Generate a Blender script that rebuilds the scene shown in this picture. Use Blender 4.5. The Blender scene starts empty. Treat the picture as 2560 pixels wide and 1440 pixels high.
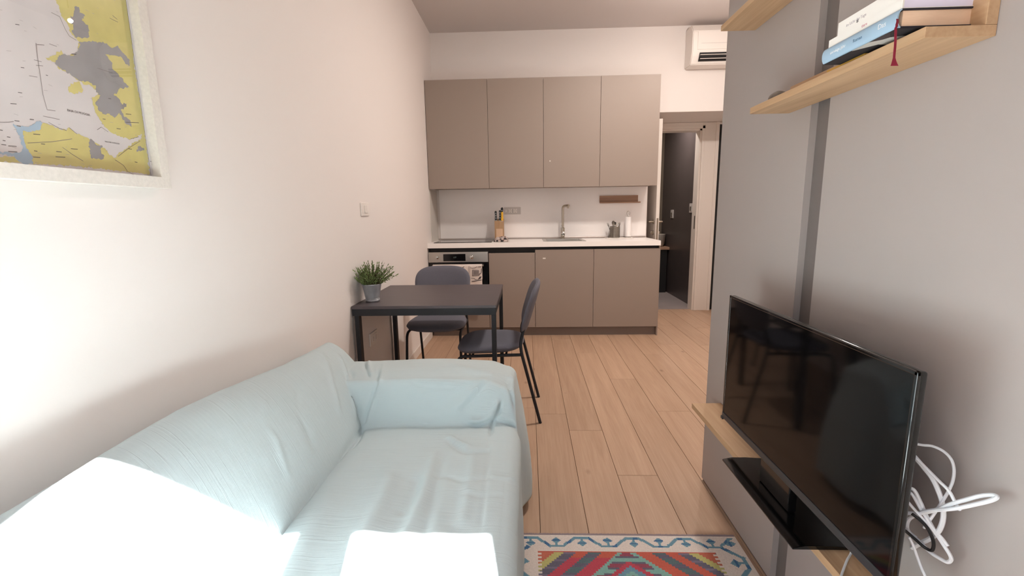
import bpy, bmesh, math, random
from mathutils import Vector, Matrix, noise
random.seed(7)
PI = math.pi
scene = bpy.context.scene
col = scene.collection

# ------------------------------------------------------------------ camera
CAM = (0.99712, 0.0, 1.261505)
YAW, PITCH, ROLL = -0.0352, 0.1663, -0.0158
fwd = Vector((math.sin(YAW) * math.cos(PITCH), math.cos(YAW) * math.cos(PITCH), -math.sin(PITCH)))
right0 = Vector((math.cos(YAW), -math.sin(YAW), 0))
up0 = right0.cross(fwd)
right = math.cos(ROLL) * right0 + math.sin(ROLL) * up0
up = -math.sin(ROLL) * right0 + math.cos(ROLL) * up0
cam_data = bpy.data.cameras.new('camera')
cam = bpy.data.objects.new('camera', cam_data)
col.objects.link(cam)
M = Matrix((right, up, -fwd)).transposed().to_4x4()
M.translation = Vector(CAM)
cam.matrix_world = M
cam_data.sensor_width = 36.0
cam_data.lens = 1132.7064 / 2560 * 36.0
cam_data.clip_start = 0.02
scene.camera = cam

# ------------------------------------------------------------------ world, sun, exposure
world = bpy.data.worlds.new('sky')
scene.world = world
world.use_nodes = True
wn = world.node_tree.nodes
bg = wn['Background']
tc = wn.new('ShaderNodeTexCoord')
sp = wn.new('ShaderNodeSeparateXYZ')
cr = wn.new('ShaderNodeValToRGB')
world.node_tree.links.new(tc.outputs['Generated'], sp.inputs[0])
world.node_tree.links.new(sp.outputs['Z'], cr.inputs[0])
world.node_tree.links.new(cr.outputs[0], bg.inputs[0])
# sunlit facades and haze near the horizon are warm and pale, the sky above is blue
ramp = cr.color_ramp
ramp.elements[0].position = 0.0
ramp.elements[0].color = (0.84, 0.76, 0.70, 1)
ramp.elements[1].position = 1.0
ramp.elements[1].color = (0.36, 0.58, 1.0, 1)
for pos_, c_ in ((0.03, (1.10, 1.04, 1.02, 1)), (0.22, (1.08, 1.06, 1.08, 1)), (0.42, (0.74, 0.90, 1.10, 1))):
    e = ramp.elements.new(pos_)
    e.color = c_
bg.inputs[1].default_value = SKY_STRENGTH = 0.95

sun_data = bpy.data.lights.new('sun', 'SUN')
sun_data.energy = 27.0
sun_data.angle = math.radians(0.6)
sun_data.color = (1.0, 0.98, 0.97)
sun = bpy.data.objects.new('sun', sun_data)
col.objects.link(sun)
SUN_DIR = Vector((-0.2, 1.0, -1.5)).normalized()
sun.rotation_euler = SUN_DIR.to_track_quat('-Z', 'Y').to_euler()

scene.view_settings.view_transform = 'Standard'
scene.view_settings.look = 'None'
scene.view_settings.gamma = 1.0
scene.view_settings.use_curve_mapping = False
scene.view_settings.exposure = 1.70
scene.cycles.max_bounces = 12
scene.cycles.diffuse_bounces = 8
scene.cycles.sample_clamp_indirect = 8.0
scene.cycles.caustics_reflective = False
scene.cycles.caustics_refractive = False

# sky light entering through the window opening behind the camera
pd = bpy.data.lights.new('window_portal', 'AREA')
pd.shape = 'RECTANGLE'
pd.size, pd.size_y = 1.06, 2.36
pd.cycles.is_portal = True
portal = bpy.data.objects.new('window_portal', pd)
col.objects.link(portal)
portal.location = (0.68, -0.115, 1.265)
portal.rotation_euler = (PI / 2, 0, 0)     # emits towards +Y

# warm ceiling lamp of the kitchen passage (its fixture is built with the room below)
kl = bpy.data.lights.new('ceiling_lamp_light', 'POINT')
kl.shadow_soft_size = 0.014
kl.energy = 9.0
kl.color = (1.0, 0.90, 0.83)
klo = bpy.data.objects.new('ceiling_lamp_light', kl)
col.objects.link(klo)
klo.location = (2.55, 3.69, 2.775)
dl = bpy.data.lights.new('kitchen_fill_light', 'AREA')  # added fill light that brightens the kitchen side, no lamp known there
dl.shape = 'DISK'
dl.size = 0.26
dl.energy = 13.0
dl.color = (1.0, 0.90, 0.82)
dlo = bpy.data.objects.new('kitchen_fill_light', dl)
col.objects.link(dlo)
dlo.location = (1.95, 3.1, 3.03)
bl = bpy.data.lights.new('bathroom_fill_light', 'AREA')  # added fill light, lifts the bathroom out of black
bl.shape = 'DISK'
bl.size = 0.16
bl.energy = 5.0
bl.color = (1.0, 0.90, 0.84)
blo = bpy.data.objects.new('bathroom_fill_light', bl)
col.objects.link(blo)
blo.location = (2.75, 6.3, 2.57)

# ------------------------------------------------------------------ materials
def srgb(r, g, b):
    f = lambda c: ((c / 255) / 12.92) if c / 255 <= 0.04045 else (((c / 255) + 0.055) / 1.055) ** 2.4
    return (f(r), f(g), f(b), 1)

def mat(name, c, rough=0.6, metal=0.0, var=0.0, scale=8.0, bump=0.0, bscale=60.0, spec=0.5, stretch=(1, 1, 1), coat=0.0, aniso=0.0):
    m = bpy.data.materials.new(name)
    m.use_nodes = True
    nt = m.node_tree
    b = nt.nodes['Principled BSDF']
    c = srgb(*c)
    b.inputs['Base Color'].default_value = c
    b.inputs['Roughness'].default_value = rough
    b.inputs['Metallic'].default_value = metal
    b.inputs['Specular IOR Level'].default_value = spec
    b.inputs['Coat Weight'].default_value = coat
    tcn = nt.nodes.new('ShaderNodeTexCoord')
    mp = nt.nodes.new('ShaderNodeMapping')
    mp.inputs['Scale'].default_value = stretch
    nt.links.new(tcn.outputs['Object'], mp.inputs[0])
    if var > 0:
        n = nt.nodes.new('ShaderNodeTexNoise')
        n.inputs['Scale'].default_value = scale
        n.inputs['Detail'].default_value = 5
        nt.links.new(mp.outputs[0], n.inputs['Vector'])
        r = nt.nodes.new('ShaderNodeValToRGB')
        r.color_ramp.elements[0].position = 0.3
        r.color_ramp.elements[1].position = 0.7
        r.color_ramp.elements[0].color = tuple(x * (1 - var) for x in c[:3]) + (1,)
        r.color_ramp.elements[1].color = tuple(min(1, x * (1 + var)) for x in c[:3]) + (1,)
        nt.links.new(n.outputs['Fac'], r.inputs[0])
        nt.links.new(r.outputs[0], b.inputs['Base Color'])
    if bump > 0:
        n2 = nt.nodes.new('ShaderNodeTexNoise')
        n2.inputs['Scale'].default_value = bscale
        n2.inputs['Detail'].default_value = 4
        nt.links.new(mp.outputs[0], n2.inputs['Vector'])
        bp = nt.nodes.new('ShaderNodeBump')
        bp.inputs['Strength'].default_value = bump
        bp.inputs['Distance'].default_value = 0.002
        nt.links.new(n2.outputs['Fac'], bp.inputs['Height'])
        nt.links.new(bp.outputs[0], b.inputs['Normal'])
    return m

def wood(name, c1, c2, axis='Y', rough=0.5, scale=1.0, randomize=False, knots=False):
    m = bpy.data.materials.new(name)
    m.use_nodes = True
    nt = m.node_tree
    b = nt.nodes['Principled BSDF']
    b.inputs['Roughness'].default_value = rough
    tcn = nt.nodes.new('ShaderNodeTexCoord')
    mp = nt.nodes.new('ShaderNodeMapping')
    s = [14, 14, 14]
    s['XYZ'.index(axis)] = 0.9
    mp.inputs['Scale'].default_value = [v * scale for v in s]
    vec = tcn.outputs['Object']
    if randomize:
        oi = nt.nodes.new('ShaderNodeObjectInfo')
        mul = nt.nodes.new('ShaderNodeMath'); mul.operation = 'MULTIPLY'
        mul.inputs[1].default_value = 37.0
        nt.links.new(oi.outputs['Random'], mul.inputs[0])
        cb = nt.nodes.new('ShaderNodeCombineXYZ')
        for k in range(3):
            nt.links.new(mul.outputs[0], cb.inputs[k])
        add = nt.nodes.new('ShaderNodeVectorMath'); add.operation = 'ADD'
        nt.links.new(vec, add.inputs[0]); nt.links.new(cb.outputs[0], add.inputs[1])
        vec = add.outputs[0]
    nt.links.new(vec, mp.inputs[0])
    n = nt.nodes.new('ShaderNodeTexNoise')
    n.inputs['Scale'].default_value = 1.0
    n.inputs['Detail'].default_value = 8
    n.inputs['Distortion'].default_value = 1.4
    nt.links.new(mp.outputs[0], n.inputs['Vector'])
    r = nt.nodes.new('ShaderNodeValToRGB')
    r.color_ramp.elements[0].position = 0.28
    r.color_ramp.elements[0].color = srgb(*c2)
    r.color_ramp.elements[1].position = 0.72
    r.color_ramp.elements[1].color = srgb(*c1)
    nt.links.new(n.outputs['Fac'], r.inputs[0])
    out = r.outputs[0]
    # fine fibres
    mp2 = nt.nodes.new('ShaderNodeMapping')
    s2 = [170, 170, 170]
    s2['XYZ'.index(axis)] = 5
    mp2.inputs['Scale'].default_value = s2
    nt.links.new(vec, mp2.inputs[0])
    n2 = nt.nodes.new('ShaderNodeTexNoise')
    n2.inputs['Scale'].default_value = 1.0
    n2.inputs['Detail'].default_value = 3
    nt.links.new(mp2.outputs[0], n2.inputs['Vector'])
    mx = nt.nodes.new('ShaderNodeMix'); mx.data_type = 'RGBA'; mx.blend_type = 'SOFT_LIGHT'
    mx.inputs[0].default_value = 0.35
    nt.links.new(out, mx.inputs[6]); nt.links.new(n2.outputs['Color'], mx.inputs[7])
    bw = nt.nodes.new('ShaderNodeRGBToBW'); nt.links.new(n2.outputs['Color'], bw.inputs[0]); nt.links.new(bw.outputs[0], mx.inputs[7])
    out = mx.outputs[2]
    if randomize:
        hs = nt.nodes.new('ShaderNodeHueSaturation')
        mr = nt.nodes.new('ShaderNodeMapRange')
        mr.inputs['To Min'].default_value = 0.95
        mr.inputs['To Max'].default_value = 1.05
        nt.links.new(oi.outputs['Random'], mr.inputs['Value'])
        nt.links.new(mr.outputs[0], hs.inputs['Value'])
        nt.links.new(out, hs.inputs['Color'])
        out = hs.outputs[0]
    if knots:
        vo = nt.nodes.new('ShaderNodeTexVoronoi')
        vo.inputs['Scale'].default_value = 1.0
        mp3 = nt.nodes.new('ShaderNodeMapping')
        mp3.inputs['Scale'].default_value = (5.0, 2.6, 5.0)
        nt.links.new(vec, mp3.inputs[0]); nt.links.new(mp3.outputs[0], vo.inputs['Vector'])
        r3 = nt.nodes.new('ShaderNodeValToRGB')
        r3.color_ramp.elements[0].position = 0.0
        r3.color_ramp.elements[0].color = (0.25, 0.17, 0.12, 1)
        r3.color_ramp.elements[1].position = 0.09
        r3.color_ramp.elements[1].color = (1, 1, 1, 1)
        nt.links.new(vo.outputs['Distance'], r3.inputs[0])
        m2 = nt.nodes.new('ShaderNodeMix'); m2.data_type = 'RGBA'; m2.blend_type = 'MULTIPLY'
        m2.inputs[0].default_value = 0.6
        nt.links.new(out, m2.inputs[6]); nt.links.new(r3.outputs[0], m2.inputs[7])
        out = m2.outputs[2]
    nt.links.new(out, b.inputs['Base Color'])
    bp = nt.nodes.new('ShaderNodeBump')
    bp.inputs['Strength'].default_value = 0.12
    bp.inputs['Distance'].default_value = 0.001
    nt.links.new(n2.outputs['Fac'], bp.inputs['Height'])
    nt.links.new(bp.outputs[0], b.inputs['Normal'])
    return m

def attr_mat(name, rough=0.8, bump=0.0, wave=None):
    m = bpy.data.materials.new(name)
    m.use_nodes = True
    nt = m.node_tree
    b = nt.nodes['Principled BSDF']
    b.inputs['Roughness'].default_value = rough
    a = nt.nodes.new('ShaderNodeAttribute')
    a.attribute_name = 'col'
    out = a.outputs['Color']
    tcn = nt.nodes.new('ShaderNodeTexCoord')
    n = nt.nodes.new('ShaderNodeTexNoise')
    n.inputs['Scale'].default_value = 180
    nt.links.new(tcn.outputs['Object'], n.inputs['Vector'])
    hs = nt.nodes.new('ShaderNodeHueSaturation')
    mr = nt.nodes.new('ShaderNodeMapRange')
    mr.inputs['To Min'].default_value = 0.8
    mr.inputs['To Max'].default_value = 1.2
    nt.links.new(n.outputs['Fac'], mr.inputs['Value'])
    nt.links.new(mr.outputs[0], hs.inputs['Value'])
    nt.links.new(out, hs.inputs['Color'])
    nt.links.new(hs.outputs[0], b.inputs['Base Color'])
    if wave:
        w = nt.nodes.new('ShaderNodeTexWave')
        w.bands_direction = wave
        w.inputs['Scale'].default_value = 120
        w.inputs['Distortion'].default_value = 1.0
        nt.links.new(tcn.outputs['Object'], w.inputs['Vector'])
        bp = nt.nodes.new('ShaderNodeBump')
        bp.inputs['Strength'].default_value = bump
        bp.inputs['Distance'].default_value = 0.002
        nt.links.new(w.outputs['Fac'], bp.inputs['Height'])
        nt.links.new(bp.outputs[0], b.inputs['Normal'])
    return m

def glass_pane_mat(name, refl=0.06):
    m = bpy.data.materials.new(name)
    m.use_nodes = True
    nt = m.node_tree
    for n in list(nt.nodes):
        nt.nodes.remove(n)
    o = nt.nodes.new('ShaderNodeOutputMaterial')
    t = nt.nodes.new('ShaderNodeBsdfTransparent')
    g = nt.nodes.new('ShaderNodeBsdfGlossy')
    g.inputs['Roughness'].default_value = 0.004
    x = nt.nodes.new('ShaderNodeMixShader')
    x.inputs[0].default_value = refl
    nt.links.new(t.outputs[0], x.inputs[1]); nt.links.new(g.outputs[0], x.inputs[2])
    nt.links.new(x.outputs[0], o.inputs[0])
    return m

WALL = mat('wall_paint', (232, 226, 222), 0.9, bump=0.05, bscale=300)
CEIL = mat('ceiling_paint', (208, 200, 196), 0.9, bump=0.03, bscale=200)
SPLASH = mat('white_splash_panel', (250, 246, 244), 0.45)
TRIMW = mat('white_lacquer', (226, 218, 210), 0.45)
GREIGE = mat('greige_laminate', (150, 136, 126), 0.5, bump=0.02, bscale=500)
PANEL = mat('greige_panel', (168, 159, 155), 0.55, bump=0.03, bscale=600)
GROOVE = mat('grey_channel', (114, 106, 103), 0.5)
PLINTH = mat('plinth_grey', (126, 114, 108), 0.5)
BLACK = mat('black_recess', (16, 15, 17), 0.6)
WORKTOP = mat('white_worktop', (250, 246, 243), 0.4)
STEEL = mat('brushed_steel', (190, 186, 180), 0.32, metal=1.0, bump=0.05, bscale=80, stretch=(1, 1, 40))
CHROME = mat('satin_chrome', (200, 198, 194), 0.2, metal=1.0)
NICKEL = mat('satin_nickel', (186, 178, 164), 0.3, metal=1.0)
OAKF = wood('oak_floor', (190, 159, 134), (174, 143, 118), 'Y', 0.48, 1.0, randomize=True, knots=True)
OAKS = wood('oak_shelf', (202, 168, 132), (178, 143, 108), 'Y', 0.55, 1.2)
WALN = wood('brown_wood', (176, 142, 118), (154, 118, 96), 'X', 0.55, 1.2)
BLOCKW = wood('beech_block', (186, 152, 116), (166, 130, 94), 'Z', 0.55, 2.0)
LABELW = mat('pale_wood_label', (214, 180, 150), 0.7)
BLACKM = mat('black_powder_coat', (24, 27, 33), 0.55, bump=0.04, bscale=400)
TABLETOP = mat('dark_tabletop', (82, 74, 77), 0.42, var=0.06, scale=5, bump=0.03, bscale=300, stretch=(1, 8, 1))
FABRIC = mat('slate_fabric', (102, 102, 112), 0.9, var=0.08, scale=300, bump=0.25, bscale=700)
ZINC = mat('galvanised_zinc', (196, 200, 206), 0.38, metal=0.75, var=0.12, scale=18, bump=0.05, bscale=30)
LEAF = mat('leaf_green', (104, 126, 70), 0.6, var=0.35, scale=30)
STEM = mat('stem_brown', (86, 74, 50), 0.7)
SOIL = mat('dark_soil', (40, 34, 28), 0.95, bump=0.6, bscale=80)
PLASTW = mat('white_plastic', (232, 226, 220), 0.4)
PLASTG = mat('grey_plastic', (206, 200, 196), 0.4)
HOLE = mat('dark_hole', (40, 34, 32), 0.7)
GLOSSB = mat('glossy_black', (8, 8, 9), 0.12, coat=0.3)
SCREEN = mat('screen_black', (6, 6, 7), 0.07, spec=0.35)
BEZEL = mat('bezel_dark_grey', (48, 48, 50), 0.3)
OVENG = mat('oven_black_glass', (10, 11, 14), 0.12)
HOB = mat('hob_black_glass', (14, 13, 13), 0.06)
CABLEW = mat('white_cable', (230, 232, 236), 0.45)
CABLEB = mat('black_cable', (18, 18, 20), 0.45)
DTILE = mat('dark_wall_tile', (80, 72, 71), 0.35, var=0.10, scale=2.2)
BATHF = mat('bath_floor_tile', (150, 140, 138), 0.5, var=0.08, scale=3)
BATHW = mat('bath_far_wall', (110, 98, 84), 0.7)
CERAM = mat('ceramic_white', (196, 188, 178), 0.3)
PAPERW = mat('paper_towel_white', (240, 236, 234), 0.9, bump=0.3, bscale=140)
PEACH = mat('page_block', (240, 206, 176), 0.85, bump=0.3, bscale=900, stretch=(0.05, 0.05, 1))
BLUEB = mat('blue_book_cloth', (162, 190, 212), 0.55)
WHITEB = mat('white_book_cover', (240, 236, 230), 0.55)
LILAC = mat('lilac_white_pages', (226, 220, 240), 0.8)
REDR = mat('crimson_ribbon', (140, 24, 52), 0.7)
YELLOW = mat('yellow_cover', (222, 176, 74), 0.6)
STONE = mat('grey_stone', (128, 120, 112), 0.8, var=0.2, scale=30)
KNIFEB = mat('black_handle', (20, 20, 22), 0.4)
KNIFEY = mat('yellow_handle', (238, 182, 30), 0.4)
LINEN = mat('linen_frame_white', (222, 216, 208), 0.85, var=0.05, scale=120, bump=0.3, bscale=400)
GLASS = glass_pane_mat('clear_pane', 0.05)
THROW = mat('mint_linen', (192, 205, 207), 0.95)
SOFAF = mat('sofa_fabric_grey', (120, 124, 122), 0.95, bump=0.3, bscale=400)

# ------------------------------------------------------------------ mesh helpers
def bm_box(bm, x0, x1, y0, y1, z0, z1, bevel=0.0, seg=2):
    vs = [bm.verts.new((x, y, z)) for x in (x0, x1) for y in (y0, y1) for z in (z0, z1)]
    f = [(0, 1, 3, 2), (4, 6, 7, 5), (0, 4, 5, 1), (2, 3, 7, 6), (0, 2, 6, 4), (1, 5, 7, 3)]
    fs = [bm.faces.new([vs[i] for i in q]) for q in f]
    if bevel > 0:
        es = list({e for q in fs for e in q.edges})
        bmesh.ops.bevel(bm, geom=es, offset=bevel, segments=seg, affect='EDGES', profile=0.5)
    return bm

def bm_prism(bm, pts, axis, a, b):
    """extrude a 2D polygon along axis; pts are the two remaining coords in xyz order"""
    def mk(p, t):
        c = list(p)
        c.insert('XYZ'.index(axis), t)
        return bm.verts.new(c)
    A = [mk(p, a) for p in pts]
    B = [mk(p, b) for p in pts]
    n = len(pts)
    bm.faces.new(A)
    bm.faces.new(B[::-1])
    for i in range(n):
        bm.faces.new((A[i], B[i], B[(i + 1) % n], A[(i + 1) % n]))
    return bm

def bm_lathe(bm, prof, c=(0, 0, 0), n=32, axis='Z', cap=True):
    rings = []
    for r, z in prof:
        ring = []
        for i in range(n):
            t = 2 * PI * i / n
            p = (r * math.cos(t), r * math.sin(t), z)
            if axis == 'X':
                p = (p[2], p[0], p[1])
            elif axis == 'Y':
                p = (p[0], p[2], p[1])
            ring.append(bm.verts.new((p[0] + c[0], p[1] + c[1], p[2] + c[2])))
        rings.append(ring)
    for a, b in zip(rings, rings[1:]):
        for i in range(n):
            bm.faces.new((a[i], a[(i + 1) % n], b[(i + 1) % n], b[i]))
    if cap:
        bm.faces.new(rings[0][::-1])
        bm.faces.new(rings[-1])
    return bm

def smooth_path(pts, k=6, closed=False):
    P = [Vector(p) for p in pts]
    out = []
    n = len(P)
    for i in range(n - 1):
        p0 = P[max(i - 1, 0)]; p1 = P[i]; p2 = P[i + 1]; p3 = P[min(i + 2, n - 1)]
        for j in range(k):
            t = j / k
            out.append(0.5 * ((2 * p1) + (-p0 + p2) * t + (2 * p0 - 5 * p1 + 4 * p2 - p3) * t * t + (-p0 + 3 * p1 - 3 * p2 + p3) * t ** 3))
    out.append(P[-1])
    return out

def bm_tube(bm, pts, r, n=10, cap=True):
    P = [Vector(p) for p in pts]
    rr = r if isinstance(r, (list, tuple)) else [r] * len(P)
    rings = []
    t0 = (P[1] - P[0]).normalized()
    ref = Vector((0, 0, 1)) if abs(t0.z) < 0.9 else Vector((1, 0, 0))
    u = t0.cross(ref).normalized()
    for i, p in enumerate(P):
        if i == 0:
            t = (P[1] - P[0])
        elif i == len(P) - 1:
            t = (P[-1] - P[-2])
        else:
            t = (P[i + 1] - P[i]).normalized() + (P[i] - P[i - 1]).normalized()
        t.normalize()
        u = (u - t * u.dot(t)).normalized()
        v = t.cross(u)
        rings.append([bm.verts.new(p + rr[i] * (math.cos(2 * PI * k / n) * u + math.sin(2 * PI * k / n) * v)) for k in range(n)])
    for a, b in zip(rings, rings[1:]):
        for i in range(n):
            bm.faces.new((a[i], a[(i + 1) % n], b[(i + 1) % n], b[i]))
    if cap:
        bm.faces.new(rings[0][::-1])
        bm.faces.new(rings[-1])
    return bm

def fillet(pts, r, k=5):
    """polyline with rounded corners"""
    P = [Vector(p) for p in pts]
    out = [P[0]]
    for i in range(1, len(P) - 1):
        a = (P[i - 1] - P[i]); b = (P[i + 1] - P[i])
        d = min(r, a.length * 0.49, b.length * 0.49)
        A = P[i] + a.normalized() * d; B = P[i] + b.normalized() * d
        for j in range(k + 1):
            t = j / k
            out.append((1 - t) ** 2 * A + 2 * t * (1 - t) * P[i] + t * t * B)
    out.append(P[-1])
    return out

def obj(name, bm, m, parent=None, smooth=False, label=None, cat=None, group=None, kind=None, loc=None, angle=40):
    if isinstance(bm, bmesh.types.BMesh):
        bmesh.ops.recalc_face_normals(bm, faces=bm.faces)
        me = bpy.data.meshes.new(name)
        bm.to_mesh(me)
        bm.free()
    else:
        me = bm
    if m is not None and not me.materials:
        for q in (m if isinstance(m, (list, tuple)) else [m]):
            me.materials.append(q)
    if smooth:
        me.polygons.foreach_set('use_smooth', [True] * len(me.polygons))
        me.set_sharp_from_angle(angle=math.radians(angle))
    o = bpy.data.objects.new(name, me)
    col.objects.link(o)
    if parent is not None:
        o.parent = parent
        o.matrix_parent_inverse = Matrix.Translation(-parent.location) if parent.parent is None else Matrix.Identity(4)
        if parent.parent is None and parent.rotation_euler.z != 0:
            o.matrix_parent_inverse = Matrix.Identity(4)
    if loc is not None:
        o.location = loc
    tag(o, label, cat, group, kind)
    return o

def tag(o, label=None, cat=None, group=None, kind=None):
    for k, v in (('label', label), ('category', cat), ('group', group), ('kind', kind)):
        if v:
            o[k] = v
    return o

def thing(name, loc, label=None, cat=None, group=None, kind=None, rotz=0.0):
    o = bpy.data.objects.new(name, None)
    o.empty_display_size = 0.05
    o.location = loc
    o.rotation_euler = (0, 0, rotz)
    col.objects.link(o)
    return tag(o, label, cat, group, kind)

def box(name, b, m, parent=None, bevel=0.0, **kw):
    return obj(name, bm_box(bmesh.new(), *b, bevel=bevel), m, parent, **kw)

def dup(root, loc=None, rotz=None):
    r = root.copy(); col.objects.link(r)
    if loc is not None: r.location = loc
    if rotz is not None: r.rotation_euler = (0, 0, rotz)
    for ch in list(root.children):
        c = ch.copy(); col.objects.link(c); c.parent = r
        for g in list(ch.children):
            d = g.copy(); col.objects.link(d); d.parent = c
    return r

def grid_mesh(name, nu, nv, fn, colfn=None):
    verts = [fn(i, j) for j in range(nv + 1) for i in range(nu + 1)]
    faces = [(j * (nu + 1) + i, j * (nu + 1) + i + 1, (j + 1) * (nu + 1) + i + 1, (j + 1) * (nu + 1) + i) for j in range(nv) for i in range(nu)]
    me = bpy.data.meshes.new(name)
    me.from_pydata(verts, [], faces)
    if colfn:
        at = me.color_attributes.new('col', 'FLOAT_COLOR', 'CORNER')
        data = []
        for j in range(nv):
            for i in range(nu):
                c = colfn(i, j)
                data.extend(list(c) * 4)
        at.data.foreach_set('color', data)
    return me

def text_obj(name, body, size, m, parent, mw, depth=0.0003):
    cu = bpy.data.curves.new(name, 'FONT')
    cu.body = body
    cu.size = size
    cu.extrude = depth
    cu.resolution_u = 2
    t = bpy.data.objects.new(name + '_tmp', cu)
    col.objects.link(t)
    dg = bpy.context.evaluated_depsgraph_get()
    me = bpy.data.meshes.new_from_object(t.evaluated_get(dg))
    bpy.data.objects.remove(t)
    me.transform(mw)
    return obj(name, me, m, parent)
MAP_POLYS = {
  'land1': ('yellow', 1, [(1.0041, 1.7221), (1.0134, 1.7019), (1.0139, 1.6885), (1.024, 1.6787), (1.0321, 1.6567), (1.046, 1.6474), (1.0383, 1.622), (1.0113, 1.6078), (1.0009, 1.6155), (0.9871, 1.6028), (0.965, 1.5877), (0.9841, 1.5855), (0.9906, 1.5737), (1.0082, 1.5732), (1.0278, 1.563), (1.0397, 1.559), (1.0563, 1.5603), (1.0681, 1.5514), (1.0754, 1.5441), (1.0565, 1.5336), (1.0554, 1.5183), (1.0615, 1.4954), (1.0724, 1.4791), (1.0877, 1.4646), (1.1123, 1.4575), (1.1388, 1.4534), (1.1652, 1.4641), (1.1795, 1.4732), (1.1772, 1.4609), (1.1497, 1.4466), (1.1291, 1.4321), (1.1007, 1.4138), (1.0916, 1.4046), (1.0778, 1.4094), (1.0694, 1.4225), (1.0502, 1.4323), (1.0312, 1.4386), (1.016, 1.4437), (1.0009, 1.4472), (0.9905, 1.4569), (0.9832, 1.45), (0.9681, 1.4474), (0.9549, 1.4535), (0.9445, 1.4571), (0.9358, 1.4541), (0.9269, 1.4417), (0.914, 1.4355), (0.8944, 1.4322), (0.8926, 1.4149), (0.897, 1.3971), (0.9037, 1.3846), (0.9026, 1.371), (0.976, 1.3755), (1.0607, 1.3743), (1.1875, 1.3733), (1.1885, 1.4279), (1.1912, 1.5145), (1.1881, 1.5913), (1.1888, 1.664), (1.1926, 1.7301), (1.1923, 1.8061)]),
  'land2': ('yellow', 1, [(1.0026, 1.5421), (1.0167, 1.5529), (1.0322, 1.5613), (1.0367, 1.5421), (1.0161, 1.5321), (1.0035, 1.5302)]),
  'land3': ('yellow', 1, [(0.8004, 1.3655), (0.8324, 1.3789), (0.8506, 1.3797), (0.867, 1.3804), (0.88, 1.3714), (0.8002, 1.3643)]),
  'city1': ('grey', 2, [(1.0497, 1.7208), (1.0595, 1.7235), (1.0593, 1.7135), (1.0715, 1.7097), (1.0655, 1.7031), (1.0609, 1.6956), (1.0731, 1.6917), (1.075, 1.6836), (1.0717, 1.665), (1.0575, 1.6586), (1.0393, 1.6536), (1.0329, 1.6612), (1.0391, 1.6789), (1.0304, 1.6812), (1.0358, 1.6943), (1.0445, 1.7006)]),
  'city2': ('grey', 2, [(1.0477, 1.648), (1.0915, 1.663), (1.1132, 1.6675), (1.1265, 1.6613), (1.1492, 1.6735), (1.1532, 1.6638), (1.1762, 1.6504), (1.1714, 1.6343), (1.1597, 1.6357), (1.1542, 1.6483), (1.1314, 1.6474), (1.1086, 1.6416), (1.1209, 1.6302), (1.1213, 1.6117), (1.1455, 1.5996), (1.1498, 1.5911), (1.162, 1.582), (1.1287, 1.5697), (1.1249, 1.5592), (1.1146, 1.5536), (1.1282, 1.5457), (1.134, 1.5358), (1.1489, 1.5424), (1.145, 1.5317), (1.1277, 1.5215), (1.1332, 1.5098), (1.1513, 1.5002), (1.1526, 1.4855), (1.1357, 1.4907), (1.128, 1.5023), (1.1225, 1.514), (1.1046, 1.4977), (1.0949, 1.5052), (1.0764, 1.5015), (1.0673, 1.5088), (1.063, 1.5231), (1.0766, 1.5414), (1.0681, 1.5514), (1.0698, 1.5609), (1.0571, 1.565), (1.0406, 1.5635), (1.0278, 1.563), (1.0108, 1.5711), (0.9886, 1.5786), (0.9826, 1.5851), (0.9993, 1.6067), (1.0177, 1.6098), (1.0312, 1.6169), (1.0449, 1.6328)]),
  'city3': ('grey', 2, [(1.0299, 1.4309), (1.0383, 1.4412), (1.0494, 1.4276), (1.0633, 1.428), (1.0544, 1.4175), (1.0629, 1.406), (1.0594, 1.3962), (1.0288, 1.3975)]),
  'city4': ('grey', 2, [(1.1574, 1.4325), (1.1673, 1.4406), (1.181, 1.439), (1.1762, 1.4315), (1.1562, 1.4256)]),
  'coast1': ('blue', 2, [(0.8795, 1.4438), (0.8872, 1.44), (0.9049, 1.4419), (0.9223, 1.453), (0.9313, 1.4587), (0.9358, 1.4541), (0.9269, 1.4417), (0.914, 1.4355), (0.8944, 1.4322), (0.8926, 1.4149), (0.897, 1.3971), (0.9037, 1.3846), (0.9028, 1.3724), (0.8868, 1.3681), (0.8779, 1.3738), (0.8697, 1.382), (0.8513, 1.3836), (0.8017, 1.3728), (0.8032, 1.3814), (0.8522, 1.3888), (0.8709, 1.3886), (0.8863, 1.3931), (0.8902, 1.4015), (0.8864, 1.4218)]),
}
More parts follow.
